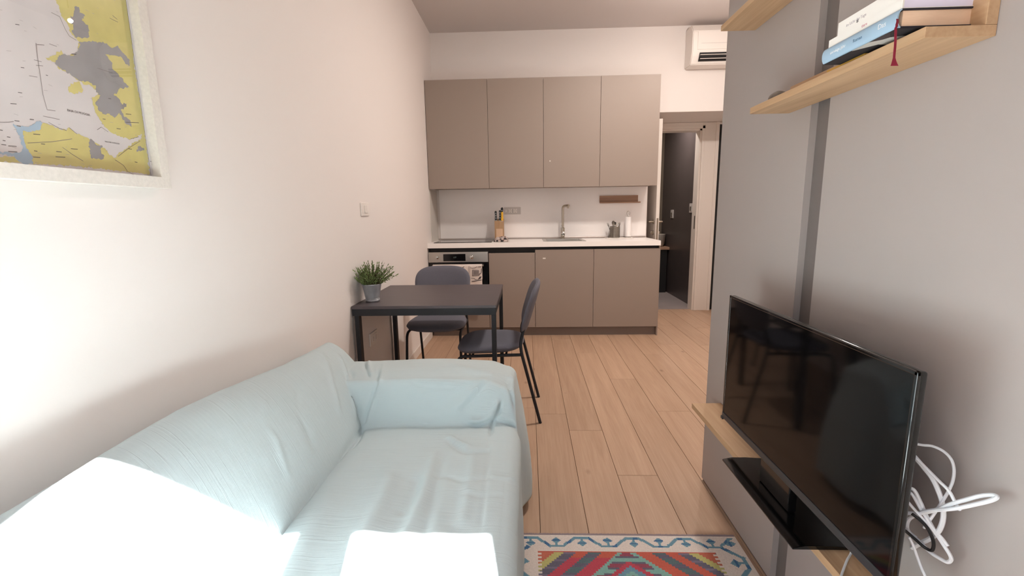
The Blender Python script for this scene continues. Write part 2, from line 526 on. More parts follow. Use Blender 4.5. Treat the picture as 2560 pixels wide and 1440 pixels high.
MAP_LINES = [[(0.9506, 1.612), (0.9489, 1.588), (0.9476, 1.5507), (0.9463, 1.513), (0.9493, 1.4839)], [(0.9934, 1.6858), (1.0103, 1.6844), (1.0181, 1.6628), (1.0251, 1.6514), (1.0398, 1.6481)], [(1.0907, 1.3997), (1.1115, 1.3888), (1.1207, 1.3747), (1.1416, 1.3673)], [(0.8814, 1.448), (0.8714, 1.4448), (0.857, 1.4422)], [(0.9902, 1.4555), (1.0052, 1.4449)], [(1.0556, 1.4623), (1.0674, 1.4705), (1.0836, 1.4624)], [(0.9405, 1.5775), (0.9551, 1.578)], [(0.9254, 1.5432), (0.9413, 1.5449)], [(0.9427, 1.5677), (0.9565, 1.5705)], [(0.9776, 1.6199), (0.993, 1.6197)], [(0.9493, 1.4839), (0.9662, 1.4853)], [(0.9386, 1.4695), (0.972, 1.4691)], [(0.9515, 1.6097), (0.9668, 1.6136)], [(1.1433, 1.4557), (1.1695, 1.4648)], [(1.0998, 1.4088), (1.1352, 1.4329), (1.1719, 1.4549)], [(0.9476, 1.459), (0.9686, 1.4503), (0.983, 1.4485)], [(0.8994, 1.4107), (0.9491, 1.4206), (0.9922, 1.4327)], [(0.9676, 1.4119), (0.9864, 1.3999), (1.0092, 1.3878)], [(1.0807, 1.6029), (1.1198, 1.6035)], [(1.1352, 1.7302), (1.1573, 1.7295)], [(1.1443, 1.7398), (1.1565, 1.7354)]]
MAP_DASHES = [[(0.9131, 1.43), (0.9264, 1.4311)], [(0.9086, 1.3973), (0.915, 1.397)], [(0.905, 1.3847), (0.9182, 1.3852)], [(0.9245, 1.4129), (0.9326, 1.413)], [(0.9854, 1.4114), (1.0009, 1.4123)], [(0.9528, 1.4015), (0.9643, 1.4018)], [(0.9494, 1.3904), (0.9699, 1.3916)], [(1.0744, 1.4903), (1.0815, 1.4904)], [(1.1399, 1.5144), (1.1562, 1.5163)], [(1.1363, 1.4941), (1.1759, 1.5001)], [(0.883, 1.45), (0.8916, 1.4506)], [(0.9116, 1.4581), (0.9194, 1.4585)], [(0.885, 1.4409), (0.8923, 1.4412)], [(0.8545, 1.428), (0.8591, 1.4278)], [(0.8641, 1.417), (0.8699, 1.4169)], [(0.8635, 1.4004), (0.878, 1.4014)], [(0.8616, 1.39), (0.8773, 1.3909)], [(1.0977, 1.5408), (1.105, 1.5413)], [(1.1455, 1.4006), (1.1537, 1.4001)], [(1.1937, 1.4074), (1.1979, 1.4065)], [(1.1328, 1.4309), (1.1428, 1.4309)], [(0.9168, 1.6342), (0.9244, 1.6361)], [(0.9125, 1.5549), (0.9188, 1.5557)], [(0.8813, 1.4809), (0.8923, 1.4824)], [(0.8988, 1.5053), (0.9063, 1.5061)], [(1.1078, 1.4744), (1.1193, 1.4751)], [(0.8521, 1.4014), (0.8602, 1.4015)], [(0.8558, 1.4094), (0.8604, 1.4091)], [(0.959, 1.5538), (0.9631, 1.5539)], [(1.0231, 1.6149), (1.0343, 1.6173)]]
MAP_TEXT = [[(0.9919, 1.49), (1.0424, 1.4916)], [(1.0703, 1.4377), (1.1183, 1.4372)]]
WHITE_CABLES = [[(1.745, 0.8484, 0.8038), (1.76, 0.8434, 0.8023), (1.775, 0.8389, 0.8027), (1.785, 0.8263, 0.7994), (1.79, 0.8139, 0.7901), (1.79, 0.8055, 0.7748), (1.785, 0.799, 0.7565), (1.78, 0.7984, 0.7364), (1.77, 0.7948, 0.7204), (1.765, 0.7982, 0.6993), (1.765, 0.8071, 0.674), (1.76, 0.8143, 0.645)], [(1.735, 0.8386, 0.7903), (1.745, 0.8328, 0.7779), (1.755, 0.8246, 0.7631), (1.76, 0.8133, 0.7513), (1.765, 0.8035, 0.733), (1.77, 0.7976, 0.7122), (1.77, 0.7913, 0.6919), (1.77, 0.7912, 0.6712), (1.77, 0.7963, 0.6504), (1.775, 0.8132, 0.6244), (1.78, 0.8372, 0.5942), (1.78, 0.8547, 0.5685)], [(1.74, 0.8274, 0.7821), (1.75, 0.8083, 0.7668), (1.755, 0.7916, 0.757), (1.76, 0.7777, 0.7481), (1.765, 0.7667, 0.7297), (1.77, 0.763, 0.7204)], [(1.74, 0.8322, 0.664), (1.75, 0.8161, 0.6758), (1.755, 0.791, 0.7002), (1.76, 0.7721, 0.7249), (1.77, 0.7573, 0.7441), (1.78, 0.7435, 0.7614), (1.785, 0.7298, 0.7726), (1.785, 0.7217, 0.7744), (1.78, 0.7252, 0.7654), (1.77, 0.7397, 0.7477), (1.76, 0.7571, 0.7285), (1.755, 0.7745, 0.7131), (1.75, 0.8008, 0.6911), (1.75, 0.8237, 0.666), (1.75, 0.8372, 0.6473), (1.75, 0.8394, 0.6302), (1.755, 0.8388, 0.6173), (1.76, 0.8276, 0.6128)], [(1.735, 0.832, 0.7181), (1.74, 0.8244, 0.7189), (1.75, 0.8197, 0.6988), (1.76, 0.8116, 0.6706), (1.77, 0.7998, 0.6456), (1.775, 0.7886, 0.6313), (1.78, 0.7776, 0.6172), (1.785, 0.7793, 0.6053), (1.785, 0.786, 0.5953), (1.78, 0.797, 0.5945), (1.775, 0.811, 0.5957), (1.77, 0.8289, 0.603), (1.76, 0.8465, 0.6114)], [(1.735, 0.833, 0.7089), (1.74, 0.8274, 0.7084), (1.75, 0.8203, 0.6878), (1.755, 0.8106, 0.6735), (1.765, 0.7997, 0.6542), (1.775, 0.7922, 0.6411), (1.78, 0.7839, 0.6309)], [(1.735, 0.8278, 0.691), (1.74, 0.8187, 0.6824), (1.75, 0.8106, 0.6692), (1.76, 0.8027, 0.656), (1.77, 0.7992, 0.6418)], [(1.73, 0.8096, 0.6289), (1.735, 0.8045, 0.6158), (1.74, 0.7985, 0.597), (1.74, 0.7873, 0.5829), (1.74, 0.7769, 0.5727), (1.75, 0.7793, 0.5535)]]
BLACK_CABLE = [(1.735, 0.8158, 0.6738), (1.745, 0.8086, 0.6663), (1.755, 0.8008, 0.6532), (1.765, 0.7983, 0.6318), (1.77, 0.8005, 0.6151), (1.77, 0.8043, 0.6045), (1.765, 0.8139, 0.6041), (1.755, 0.8216, 0.6132), (1.745, 0.8295, 0.6222), (1.735, 0.8303, 0.6303)]
LOW_CABLE = [(1.72, 0.9357, 0.4862), (1.72, 0.9444, 0.4582), (1.72, 0.9501, 0.4167), (1.72, 0.9523, 0.3776)]
FOLDS = [([(0.351, 1.8803, 0.6106), (0.3807, 1.7432, 0.5934), (0.3716, 1.7119, 0.5461), (0.3552, 1.6927, 0.4949), (0.3387, 1.6727, 0.4362)], 0.006, -0.0105), ([(0.3602, 1.8791, 0.611), (0.393, 1.7411, 0.5942), (0.3831, 1.7116, 0.5463), (0.3681, 1.6929, 0.4948), (0.3487, 1.672, 0.4366)], 0.008, 0.0075), ([(0.2272, 2.0221, 0.605), (0.2843, 1.8731, 0.608), (0.343, 1.7618, 0.595)], 0.006, -0.009000000000000001), ([(0.2434, 2.0522, 0.605), (0.3011, 1.8707, 0.6087), (0.3468, 1.7758, 0.5984)], 0.008, 0.0075), ([(0.8406, 1.7452, 0.5912), (0.7863, 1.7074, 0.5388), (0.7232, 1.6859, 0.4808)], 0.012, -0.0075), ([(0.8184, 1.7574, 0.5951), (0.767, 1.7102, 0.5461), (0.6914, 1.6851, 0.4812)], 0.012, 0.0075), ([(0.7843, 1.74, 0.5934), (0.7061, 1.7067, 0.5392), (0.6112, 1.6877, 0.4885)], 0.012, -0.0045000000000000005), ([(0.4883, 1.7489, 0.5994), (0.5759, 1.7194, 0.5715), (0.7054, 1.7186, 0.5681)], 0.006, -0.003), ([(0.5313, 1.6846, 0.4815), (0.6118, 1.68, 0.4667), (0.6914, 1.6851, 0.4812)], 0.006, -0.003), ([(0.8916, 1.7045, 0.5145), (0.8742, 1.6882, 0.4713), (0.8525, 1.6689, 0.435), (0.8506, 1.5911, 0.4283)], 0.006, -0.013499999999999998), ([(0.8772, 1.7068, 0.522), (0.8536, 1.6882, 0.4797), (0.8348, 1.6774, 0.4511)], 0.01, 0.012), ([(0.7449, 1.669, 0.4383), (0.7957, 1.6665, 0.4328), (0.8427, 1.6767, 0.448), (0.901, 1.6794, 0.44), (0.9531, 1.6798, 0.4229)], 0.007, -0.015), ([(0.7554, 1.6769, 0.4513), (0.8032, 1.6745, 0.4474), (0.8378, 1.6809, 0.4578)], 0.009, 0.012), ([(0.9084, 1.7859, 0.5788), (0.9264, 1.7316, 0.5538), (0.9456, 1.7026, 0.4899), (0.969, 1.6598, 0.4094)], 0.007, -0.018000000000000002), ([(0.9232, 1.8371, 0.5824), (0.9489, 1.7341, 0.5527), (0.9695, 1.7031, 0.4897), (0.9894, 1.66, 0.4093)], 0.012, 0.018000000000000002), ([(0.9137, 1.6772, 0.4343), (0.9373, 1.6803, 0.4294), (0.9531, 1.6719, 0.4116)], 0.006, -0.009000000000000001), ([(0.6953, 1.5581, 0.4294), (0.7331, 1.5071, 0.4288), (0.7815, 1.4687, 0.4289), (0.8644, 1.4896, 0.4281)], 0.012, -0.009000000000000001), ([(0.687, 1.5887, 0.4294), (0.7361, 1.5354, 0.429), (0.7845, 1.5015, 0.429)], 0.012, 0.0105), ([(0.665, 1.485, 0.4301), (0.6696, 1.3942, 0.4301), (0.6728, 1.26, 0.4302), (0.6719, 1.1159, 0.4284), (0.6611, 0.9984, 0.4269), (0.6547, 0.9223, 0.4271)], 0.02, 0.009000000000000001), ([(0.6935, 1.4861, 0.4296), (0.6986, 1.37, 0.4303), (0.7083, 1.2379, 0.4317), (0.713, 1.1117, 0.4318), (0.719, 0.9684, 0.4306)], 0.018, -0.0075), ([(0.802, 1.474, 0.4291), (0.8072, 1.3504, 0.4285), (0.8114, 1.1902, 0.426), (0.8086, 1.0893, 0.4255)], 0.02, 0.0075), ([(0.8519, 1.5754, 0.4285), (0.8559, 1.4222, 0.429), (0.8611, 1.2218, 0.4303), (0.8647, 1.0699, 0.4291)], 0.008, -0.003), ([(0.6823, 1.3335, 0.4313), (0.7498, 1.3169, 0.4281), (0.8036, 1.2968, 0.4273), (0.8895, 1.3287, 0.4283)], 0.008, -0.0045000000000000005), ([(0.6358, 1.337, 0.4289), (0.6447, 1.2236, 0.4277), (0.6329, 1.1354, 0.426)], 0.02, -0.0075), ([(0.5483, 1.3455, 0.4303), (0.5621, 1.2371, 0.4313), (0.5627, 1.1097, 0.432), (0.563, 0.9644, 0.4321)], 0.025, 0.0075), ([(0.8706, 1.3257, 0.4301), (0.9179, 1.3236, 0.4246), (0.953, 1.342, 0.4062)], 0.008, 0.0045000000000000005), ([(0.787, 1.2375, 0.4258), (0.8491, 1.2225, 0.4298), (0.9199, 1.2334, 0.4255)], 0.01, -0.003), ([(0.6101, 1.8906, 0.6187), (0.7604, 1.8081, 0.6112), (0.8626, 1.7805, 0.5949)], 0.02, 0.0045000000000000005), ([(0.3322, 1.6642, 0.4149), (0.3502, 1.5737, 0.4205), (0.3455, 1.4884, 0.4196)], 0.01, -0.009000000000000001), ([(-0.1385, 1.7657, 0.6038), (0.195, 1.2702, 0.6994), (0.2497, 1.2215, 0.6083), (0.2962, 1.1925, 0.498)], 0.012, 0.0045000000000000005), ([(-0.1099, 1.9685, 0.605), (0.2094, 1.4425, 0.6664), (0.2725, 1.3638, 0.5605), (0.3003, 1.3495, 0.4979)], 0.014, -0.0045000000000000005), ([(0.1402, 1.7681, 0.7055), (0.236, 1.6447, 0.6154), (0.2917, 1.5675, 0.52)], 0.014, 0.006), ([(0.1863, 1.872, 0.6633), (0.2608, 1.7803, 0.597), (0.3014, 1.7032, 0.5244), (0.3169, 1.6848, 0.4645)], 0.01, -0.0075), ([(0.1798, 1.8468, 0.6714), (0.241, 1.7791, 0.5975), (0.285, 1.7034, 0.5243), (0.3118, 1.6657, 0.4735)], 0.01, 0.009000000000000001)]
# ------------------------------------------------------------------ room shell
D = 5.076          # kitchen wall plane
XR = 3.45          # right wall of the wider part of the room
H = 3.115
YW = -0.12         # inner face of the window wall
XP = 1.81          # face of the tall panelled unit
YD = 5.689         # wall with the bathroom door
ZN = 2.275         # underside of the lowered passage
XK = 2.31          # end of kitchen wall

box('wall_left', (-0.15, 0.0, -0.5, 5.9, 0, H), WALL, kind='structure')
bm = bmesh.new()
bm_box(bm, 0, XK, D, 5.9, 0, H)
bm_box(bm, XK, XR, D, 5.9 - 0.0, ZN, H)
obj('wall_back', bm, WALL, kind='structure')
box('wall_right', (XR, XR + 0.15, -0.5, 5.9, 0, H), WALL, kind='structure')
box('ceiling', (-0.15, XR + 0.15, -0.5, 5.9, H, H + 0.12), CEIL, kind='structure')
# window wall (behind the camera)
bm = bmesh.new()
WX0, WX1, WZ0, WZ1 = 0.15, 1.21, 0.08, 2.45
bm_box(bm, 0.0, WX0, YW - 0.13, YW, 0, H)
bm_box(bm, WX1, XR, YW - 0.13, YW, 0, H)
bm_box(bm, WX0, WX1, YW - 0.13, YW, 0, WZ0)
bm_box(bm, WX0, WX1, YW - 0.13, YW, WZ1, H)
obj('wall_front', bm, WALL, kind='structure')
# wall with bathroom door
bm = bmesh.new()
DX0, DX1, DZ = 2.40, 3.13, 2.215
bm_box(bm, XK, DX0, YD, YD + 0.12, 0, ZN)
bm_box(bm, DX1, 3.29, YD, YD + 0.12, 0, ZN)
bm_box(bm, DX0, DX1, YD, YD + 0.12, DZ, ZN)
bm_box(bm, 3.29, XR, YD, YD + 0.12, 2.25, ZN)
obj('wall_passage', bm, WALL, kind='structure')

# window
w = thing('window_1', (0.68, YW - 0.08, WZ0), kind='structure')
bm = bmesh.new()
ya, yb = YW - 0.11, YW - 0.05
bm_box(bm, WX0, 0.30, ya, yb, WZ0, WZ1)
bm_box(bm, 1.144, WX1, ya, yb, WZ0, WZ1)
bm_box(bm, 0.30, 1.144, ya, yb, WZ0, WZ0 + 0.09)
bm_box(bm, 0.30, 1.144, ya, yb, 2.355, WZ1)
obj('window_frame', bm, TRIMW, w)
box('mullion', (0.635, 0.779, ya - 0.003, yb + 0.003, WZ0 + 0.09, 2.355), TRIMW, w)
box('pane', (0.30, 0.635, YW - 0.083, YW - 0.077, WZ0 + 0.09, 2.355), GLASS, w)
box('pane', (0.779, 1.144, YW - 0.083, YW - 0.077, WZ0 + 0.09, 2.355), GLASS, w)
bm = bmesh.new()
bm_lathe(bm, [(0.011, 0.0), (0.011, 0.05)], (0.707, yb + 0.004, 1.10), 16, 'Y')
bm_box(bm, 0.698, 0.716, yb + 0.04, yb + 0.055, 0.98, 1.11, 0.003)
obj('window_handle', bm, CHROME, w)

# floor with individual oak planks
fl = box('floor', (-0.15, XR + 0.15, -0.5, YD + 0.06, -0.12, -0.012), mat('floor_base', (128, 100, 78), 0.9), kind='structure')
seams = [0.0, 0.075, 0.267, 0.46, 0.653, 0.846, 1.038, 1.230, 1.422, 1.613, 1.806, 2.020, 2.212, 2.405, 2.598, 2.79, 2.98, 3.175, 3.37, XR]
joints = {6: [2.695, 0.80, 4.6], 7: [2.477, 0.55, 4.38], 8: [2.023, 0.1, 3.93], 9: [3.30, 1.35], 10: [2.734, 0.8, 4.64], 11: [3.9, 1.9]}
G = 0.0009
for i in range(len(seams) - 1):
    js = joints.get(i)
    if js is None:
        s = random.uniform(0.3, 1.9)
        js = [s + k * 1.9 for k in range(-1, 4)]
    ys = [YW] + sorted(j for j in js if YW + 0.15 < j < YD - 0.15) + [YD + 0.06]
    for a, b in zip(ys, ys[1:]):
        x0, x1 = seams[i] + G, seams[i + 1] - G
        cx, cy = (x0 + x1) / 2, (a + b) / 2
        bm = bm_box(bmesh.new(), x0 - cx, x1 - cx, a + G - cy, b - G - cy, -0.012, 0.0, 0.0012, 1)
        o = obj('plank', bm, OAKF, None)
        o.parent = fl
        o.location = (cx, cy, 0)

# baseboards
box('baseboard_left', (0.0, 0.012, YW, 4.50, 0, 0.075), TRIMW, kind='structure', bevel=0.002)
box('baseboard_right', (XR - 0.012, XR, 2.0, YD, 0, 0.075), TRIMW, kind='structure', bevel=0.002)
box('trim_1', (3.29, XR, D, YD, ZN - 0.006, ZN), TRIMW, kind='structure')
# casing of the bathroom door: stepped profile
t = thing('trim_2', (3.1, YD, 0), kind='structure')
bm = bmesh.new()
bm_box(bm, 3.065, 3.13, YD + 0.0, YD + 0.14, 0, DZ)            # lining
bm_box(bm, DX0 + 0.003, DX0 + 0.02, YD, YD + 0.14, 0, DZ)
bm_box(bm, DX0 + 0.003, 3.13, YD, YD + 0.14, 2.182, DZ)
obj('door_lining', bm, TRIMW, t)
bm = bmesh.new()
bm_box(bm, 3.10, 3.265, YD - 0.014, YD - 0.0005, 0, ZN - 0.004, 0.002)
bm_box(bm, DX0 - 0.06, 3.10, YD - 0.014, YD - 0.0005, 2.215, ZN - 0.004, 0.002)
obj('casing', bm, TRIMW, t)
bm = bmesh.new()
bm_box(bm, 3.085, 3.118, YD - 0.020, YD - 0.0002, 0, 2.235, 0.003)
bm_box(bm, DX0 - 0.03, 3.118, YD - 0.020, YD - 0.0002, 2.200, 2.235, 0.003)
obj('casing_bead', bm, TRIMW, t)
box('casing_edge', (3.245, 3.282, YD - 0.026, YD - 0.0005, 0, ZN - 0.002), TRIMW, t, bevel=0.002)
box('strike_plate', (3.0635, 3.0652, YD + 0.03, YD + 0.055, 1.02, 1.18), mat('dark_strike', (90, 78, 66), 0.4, metal=0.8), t)
# black slab painted in for the shade of the gap at the passage end
d2 = thing('gap_shade', (3.29, YD + 0.02, 0), kind='structure')
box('door_leaf', (3.291, XR - 0.001, YD + 0.03, YD + 0.07, 0.0, 2.245), BLACK, d2)

lm = thing('pendant_lamp', (2.55, 3.69, H), 'short pendant lamp with clear glass globe in the passage behind the panelled unit', 'lamp')
bm = bmesh.new(); bm_lathe(bm, [(0.05, H - 0.025), (0.05, H - 0.001)], (2.55, 3.69, 0), 24)
obj('ceiling_rose', bm, TRIMW, lm, smooth=True)
bm = bmesh.new(); bm_tube(bm, [(2.55, 3.69, 2.865), (2.55, 3.69, H - 0.026)], 0.003, 8)
obj('cord', bm, BLACK, lm, smooth=True)
bm = bmesh.new(); bm_lathe(bm, [(0.08 * math.cos(a_), 2.775 + 0.08 * math.sin(a_)) for a_ in [(-0.49 + 0.98 * k / 16) * PI for k in range(17)]], (2.55, 3.69, 0), 32)
obj('globe', bm, glass_pane_mat('clear_globe', 0.04), lm, smooth=True)
lm = thing('fill_fixture', (1.95, 3.1, H), 'flat round fixture added for the fill light, unseen above the room', 'lamp')  # unseen fixture, added to go with the kitchen fill light
bm = bmesh.new(); bm_lathe(bm, [(0.140, 3.035), (0.150, 3.045), (0.150, H - 0.001)], (1.95, 3.1, 0), 40)
obj('fill_fixture_body', bm, TRIMW, lm, smooth=True)
# bathroom
BX = 3.15
bm = bmesh.new()
bm_box(bm, BX, BX + 0.1, YD + 0.125, 7.4, 0, 2.6)
obj('wall_bath_right', bm, DTILE, kind='structure')
box('wall_bath_left', (2.2, 2.3, YD + 0.125, 7.4, 0, 2.6), BATHW, kind='structure')
box('wall_bath_far', (2.2, BX + 0.1, 7.4, 7.5, 0, 2.6), BATHW, kind='structure')
box('ceiling_bath', (2.2, BX + 0.1, YD + 0.121, 7.5, 2.6, 2.7), CEIL, kind='structure')
bf = box('floor_bath', (2.2, BX + 0.1, YD + 0.062, 7.5, -0.12, -0.004), mat('grout', (110, 104, 100), 0.9), kind='structure')
for i in range(2):
    for j in range(4):
        x0 = 2.3 + i * 0.43; y0 = YD + 0.065 + j * 0.44
        box('tile', (x0 + 0.001, min(x0 + 0.429, BX), y0 + 0.001, min(y0 + 0.438, 7.4), -0.004, -0.0005), BATHF, bf)
v = thing('vanity_cabinet', (2.72, 7.17, 0), 'black floor standing vanity with brown top in the dark bathroom', 'cabinet')
box('body', (2.302, 3.12, 6.96, 7.398, 0.0, 0.66), BLACK, v)
box('vanity_top', (2.301, BX - 0.002, 6.94, 7.398, 0.661, 0.70), WALN, v)
bm = bmesh.new()
bm_lathe(bm, [(0.17, 0), (0.19, 0.03), (0.205, 0.185), (0.198, 0.185), (0.18, 0.04), (0.01, 0.03)], (2.938, 7.17, 0.7008), 32)
obj('wash_basin', bm, CERAM, None, smooth=True, label='pale round countertop wash basin on the bathroom vanity', cat='wash basin')
bm = bmesh.new()
bm_tube(bm, fillet([(2.62, 7.34, 0.7005), (2.62, 7.34, 0.98), (2.62, 7.2, 0.98), (2.62, 7.2, 0.95)], 0.02), 0.012)
obj('basin_tap', bm, CHROME, None, smooth=True, label='chrome tap behind the bathroom wash basin', cat='tap')
for yy, zz, nm in ((6.876, 1.195, 'small pale switch plate on dark bathroom wall, farther from the door'), (6.095, 1.275, 'small pale switch plate on dark bathroom wall, nearer to the door')):
    s = thing('switch_plate', (BX, yy, zz), nm, 'switch', 'switch plates on the dark bathroom wall')
    box('plate', (BX - 0.010, BX - 0.0002, yy - 0.055, yy + 0.055, zz - 0.06, zz + 0.06), PLASTG, s, bevel=0.002)
    box('rocker', (BX - 0.016, BX - 0.0105, yy - 0.024, yy + 0.024, zz - 0.035, zz + 0.02), CHROME, s, bevel=0.001)

# open bathroom door leaf
d = thing('door_1', (2.42, YD - 0.01, 0), kind='structure')
LX0, LX1, LY0, LY1 = 2.400, 2.437, 5.045, YD - 0.022
box('door_leaf', (LX0, LX1, LY0, LY1, 0.006, 2.205), TRIMW, d, bevel=0.002)
box('lock_plate', (LX0 + 0.009, LX1 - 0.009, LY0 - 0.0015, LY0 - 0.0002, 0.93, 1.17), NICKEL, d, label='satin lock plate on the leaf edge')
for sx in (-1, 1):
    xf = LX0 - 0.0004 if sx < 0 else LX1 + 0.0004
    bm = bmesh.new()
    bm_lathe(bm, [(0.026, 0), (0.026, sx * 0.008)], (xf, 5.12, 1.13), 20, 'X')
    bm_tube(bm, fillet([(xf + sx * 0.008, 5.12, 1.13), (xf + sx * 0.055, 5.12, 1.13), (xf + sx * 0.055, 5.235, 1.128)], 0.012), 0.0095)
    obj('door_handle', bm, NICKEL, d, smooth=True)
    bm = bmesh.new()
    bm_lathe(bm, [(0.024, 0), (0.024, sx * 0.006)], (xf, 5.12, 1.01), 20, 'X')
    bm_box(bm, min(xf + sx * 0.006, xf + sx * 0.03), max(xf + sx * 0.006, xf + sx * 0.03), 5.116, 5.124, 0.996, 1.024, 0.001)
    obj('thumb_turn', bm, NICKEL, d, smooth=True)
for hz in (0.25, 1.95):
    bm = bmesh.new()
    bm_lathe(bm, [(0.008, 0), (0.008, 0.09)], (2.4185, YD - 0.0165, hz), 12)
    obj('hinge', bm, NICKEL, d, smooth=True)

# ------------------------------------------------------------------ kitchen
YF = 4.488         # worktop front edge
YDO = 4.508        # door fronts
ZT, ZB = 0.963, 0.916
lower = [(0.004, 0.602, 0.0955, 0.50, None), (0.609, 1.071, 0.0955, 0.860, 'dishwasher'), (1.075, 1.653, 0.0955, 0.888, 'c1'), (1.656, 2.296, 0.093, 0.886, 'c2')]
# oven housing
c = thing('base_cabinet', (0.303, 4.79, 0), 'greige kitchen base cabinet under the built-in oven', 'cabinet', 'kitchen base cabinets')
bm = bmesh.new()
bm_box(bm, 0.003, 0.606, YDO + 0.022, D - 0.012, 0.0955, 0.255)
bm_box(bm, 0.003, 0.016, YDO + 0.022, D - 0.012, 0.256, 0.858)
obj('carcass', bm, GREIGE, c)
box('drawer_front', (0.003, 0.605, YDO, YDO + 0.020, 0.0955, 0.262), GREIGE, c, bevel=0.0012)
# oven
ov = thing('oven', (0.305, 4.78, 0.265), 'built-in stainless steel oven with black glass door', 'oven')
box('oven_body', (0.020, 0.592, YDO + 0.024, 5.04, 0.266, 0.856), mat('oven_body_grey', (60, 60, 62), 0.5), ov)
box('control_panel', (0.004, 0.6045, YDO - 0.006, YDO + 0.022, 0.771, 0.875), STEEL, ov, bevel=0.002, label='brushed steel control panel')
box('display', (0.155, 0.378, YDO - 0.0085, YDO - 0.0062, 0.785, 0.855), OVENG, ov, label='black display window')
for kx in (0.092, 0.440):
    bm = bmesh.new()
    bm_lathe(bm, [(0.020, 0), (0.019, -0.004), (0.0165, -0.005), (0.015, -0.028), (0.012, -0.030)], (kx, YDO - 0.0064, 0.822), 24, 'Y')
    obj('knob', bm, CHROME, ov, smooth=True)
txt = [('OSD', 0.012, (0.262, 0.822))]
text_obj('clock_digits', '1:37', 0.020, mat('dim_digits', (120, 150, 150), 0.5), ov, Matrix.Translation((0.252, YDO - 0.0088, 0.815)) @ Matrix.Rotation(PI / 2, 4, 'X'))
box('oven_door', (0.010, 0.602, YDO - 0.004, YDO + 0.022, 0.268, 0.766), OVENG, ov, bevel=0.002)
bm = bmesh.new()
bm_tube(bm, [(0.05, YDO - 0.045, 0.742), (0.56, YDO - 0.045, 0.742)], 0.009, 14)
for hx in (0.07, 0.54):
    bm_tube(bm, [(hx, YDO - 0.004, 0.742), (hx, YDO - 0.045, 0.742)], 0.007, 10)
obj('oven_handle', bm, STEEL, ov, smooth=True)
# dishwasher
dw = thing('dishwasher', (0.84, 4.79, 0), 'narrow integrated dishwasher front beside the oven, lower than its neighbours', 'dishwasher')
box('body', (0.611, 1.069, YDO + 0.022, D - 0.012, 0.0955, 0.856), mat('appliance_grey', (120, 120, 122), 0.5), dw)
box('door', (0.6105, 1.0705, YDO, YDO + 0.020, 0.0955, 0.858), GREIGE, dw, bevel=0.0012)
# two base cabinets
for x0, x1, lab in ((1.0745, 1.6535, 'greige kitchen base cabinet below the sink'), (1.6565, 2.2965, 'greige kitchen base cabinet at the right end beside the passage')):
    c = thing('base_cabinet', ((x0 + x1) / 2, 4.79, 0), lab, 'cabinet', 'kitchen base cabinets')
    box('carcass', (x0 + 0.001, x1 - 0.001, YDO + 0.022, D - 0.012, 0.0955, 0.70), GREIGE, c)
    box('door', (x0, x1, YDO, YDO + 0.020, 0.0955, 0.887), GREIGE, c, bevel=0.0012)
    if x0 < 1.2:
        box('paint_chip', (1.150, 1.178, YDO - 0.0006, YDO - 0.0001, 0.795, 0.807), PLASTW, c, label='pale scuff mark')
bm = bmesh.new()
bm_box(bm, 0.017, 2.290, YDO + 0.030, YDO + 0.045, 0.860, ZB - 0.0015)
obj('trim_3', bm, BLACK, kind='structure', label='black finger channel under the worktop')
box('end_panel', (2.2975, 2.3085, YDO + 0.004, D - 0.002, 0.0, ZB - 0.001), GREIGE, label='greige end panel closing the right side of the base cabinets', cat='panel')
pl = thing('plinth', (1.15, YDO + 0.05, 0), 'grey kick board along the foot of the kitchen units', 'plinth')
box('kick_board', (0.013, 2.296, YDO + 0.045, YDO + 0.060, 0.0, 0.094), PLINTH, pl)
# worktop with a sink cutout
SX0, SX1, SY0, SY1 = 1.185, 1.560, 4.575, 4.955
bm = bmesh.new()
bm_box(bm, 0.002, SX0, YF, D - 0.011, ZB, ZT)
bm_box(bm, SX1, 2.303, YF, D - 0.011, ZB, ZT)
bm_box(bm, SX0, SX1, YF, SY0, ZB, ZT)
bm_box(bm, SX0, SX1, SY1, D - 0.011, ZB, ZT)
bmesh.ops.remove_doubles(bm, verts=bm.verts, dist=0.0002)
obj('worktop', bm, WORKTOP, label='white laminate worktop running over all the base cabinets', cat='worktop')
box('trim_4', (0.004, 2.30, D - 0.022, D - 0.0115, ZT + 0.0003, ZT + 0.016), mat('steel_upstand', (170, 160, 154), 0.35, metal=0.6), kind='structure', bevel=0.003)
bs = box('splashback', (0.03, 2.300, D - 0.010, D - 0.0003, ZT + 0.002, 1.53), SPLASH, label='plain white splashback panel between worktop and wall cabinets', cat='splashback')
box('side_shade', (0.0003, 0.006, 4.70, D - 0.012, ZT + 0.001, 1.499), mat('side_shade_grey', (205, 200, 192), 0.5), label='narrow grey strip of painted shade on the left wall above the hob', cat='panel')  # strip coloured darker for the shade of the wall cabinets, no real panel
# wall cabinets
UY = 4.681
ux = [(0.004, 0.6165), (0.6195, 1.1655), (1.1685, 1.7255), (1.7285, 2.300)]
names = ['leftmost greige wall cabinet in the corner above the hob', 'greige wall cabinet above the knife block, second from the left', 'greige wall cabinet above the tap, third from the left', 'rightmost greige wall cabinet above the wooden rail']
for (x0, x1), lab in zip(ux, names):
    c = thing('wall_cabinet', ((x0 + x1) / 2, 4.88, 1.5), lab, 'cabinet', 'kitchen wall cabinets')
    box('carcass', (x0, x1, UY + 0.022, D - 0.011 if False else D - 0.0105, 1.512, 2.540), GREIGE, c)
    box('door', (x0, x1, UY, UY + 0.020, 1.501, 2.546), GREIGE, c, bevel=0.0012)
    if 1.1 < x0 < 1.2:
        bm = bmesh.new(); bm_lathe(bm, [(0.006, 0), (0.005, -0.001)], (1.232, UY - 0.0002, 1.757), 12, 'Y')
        obj('sticker_dot', bm, PLASTW, c, label='tiny white spot')
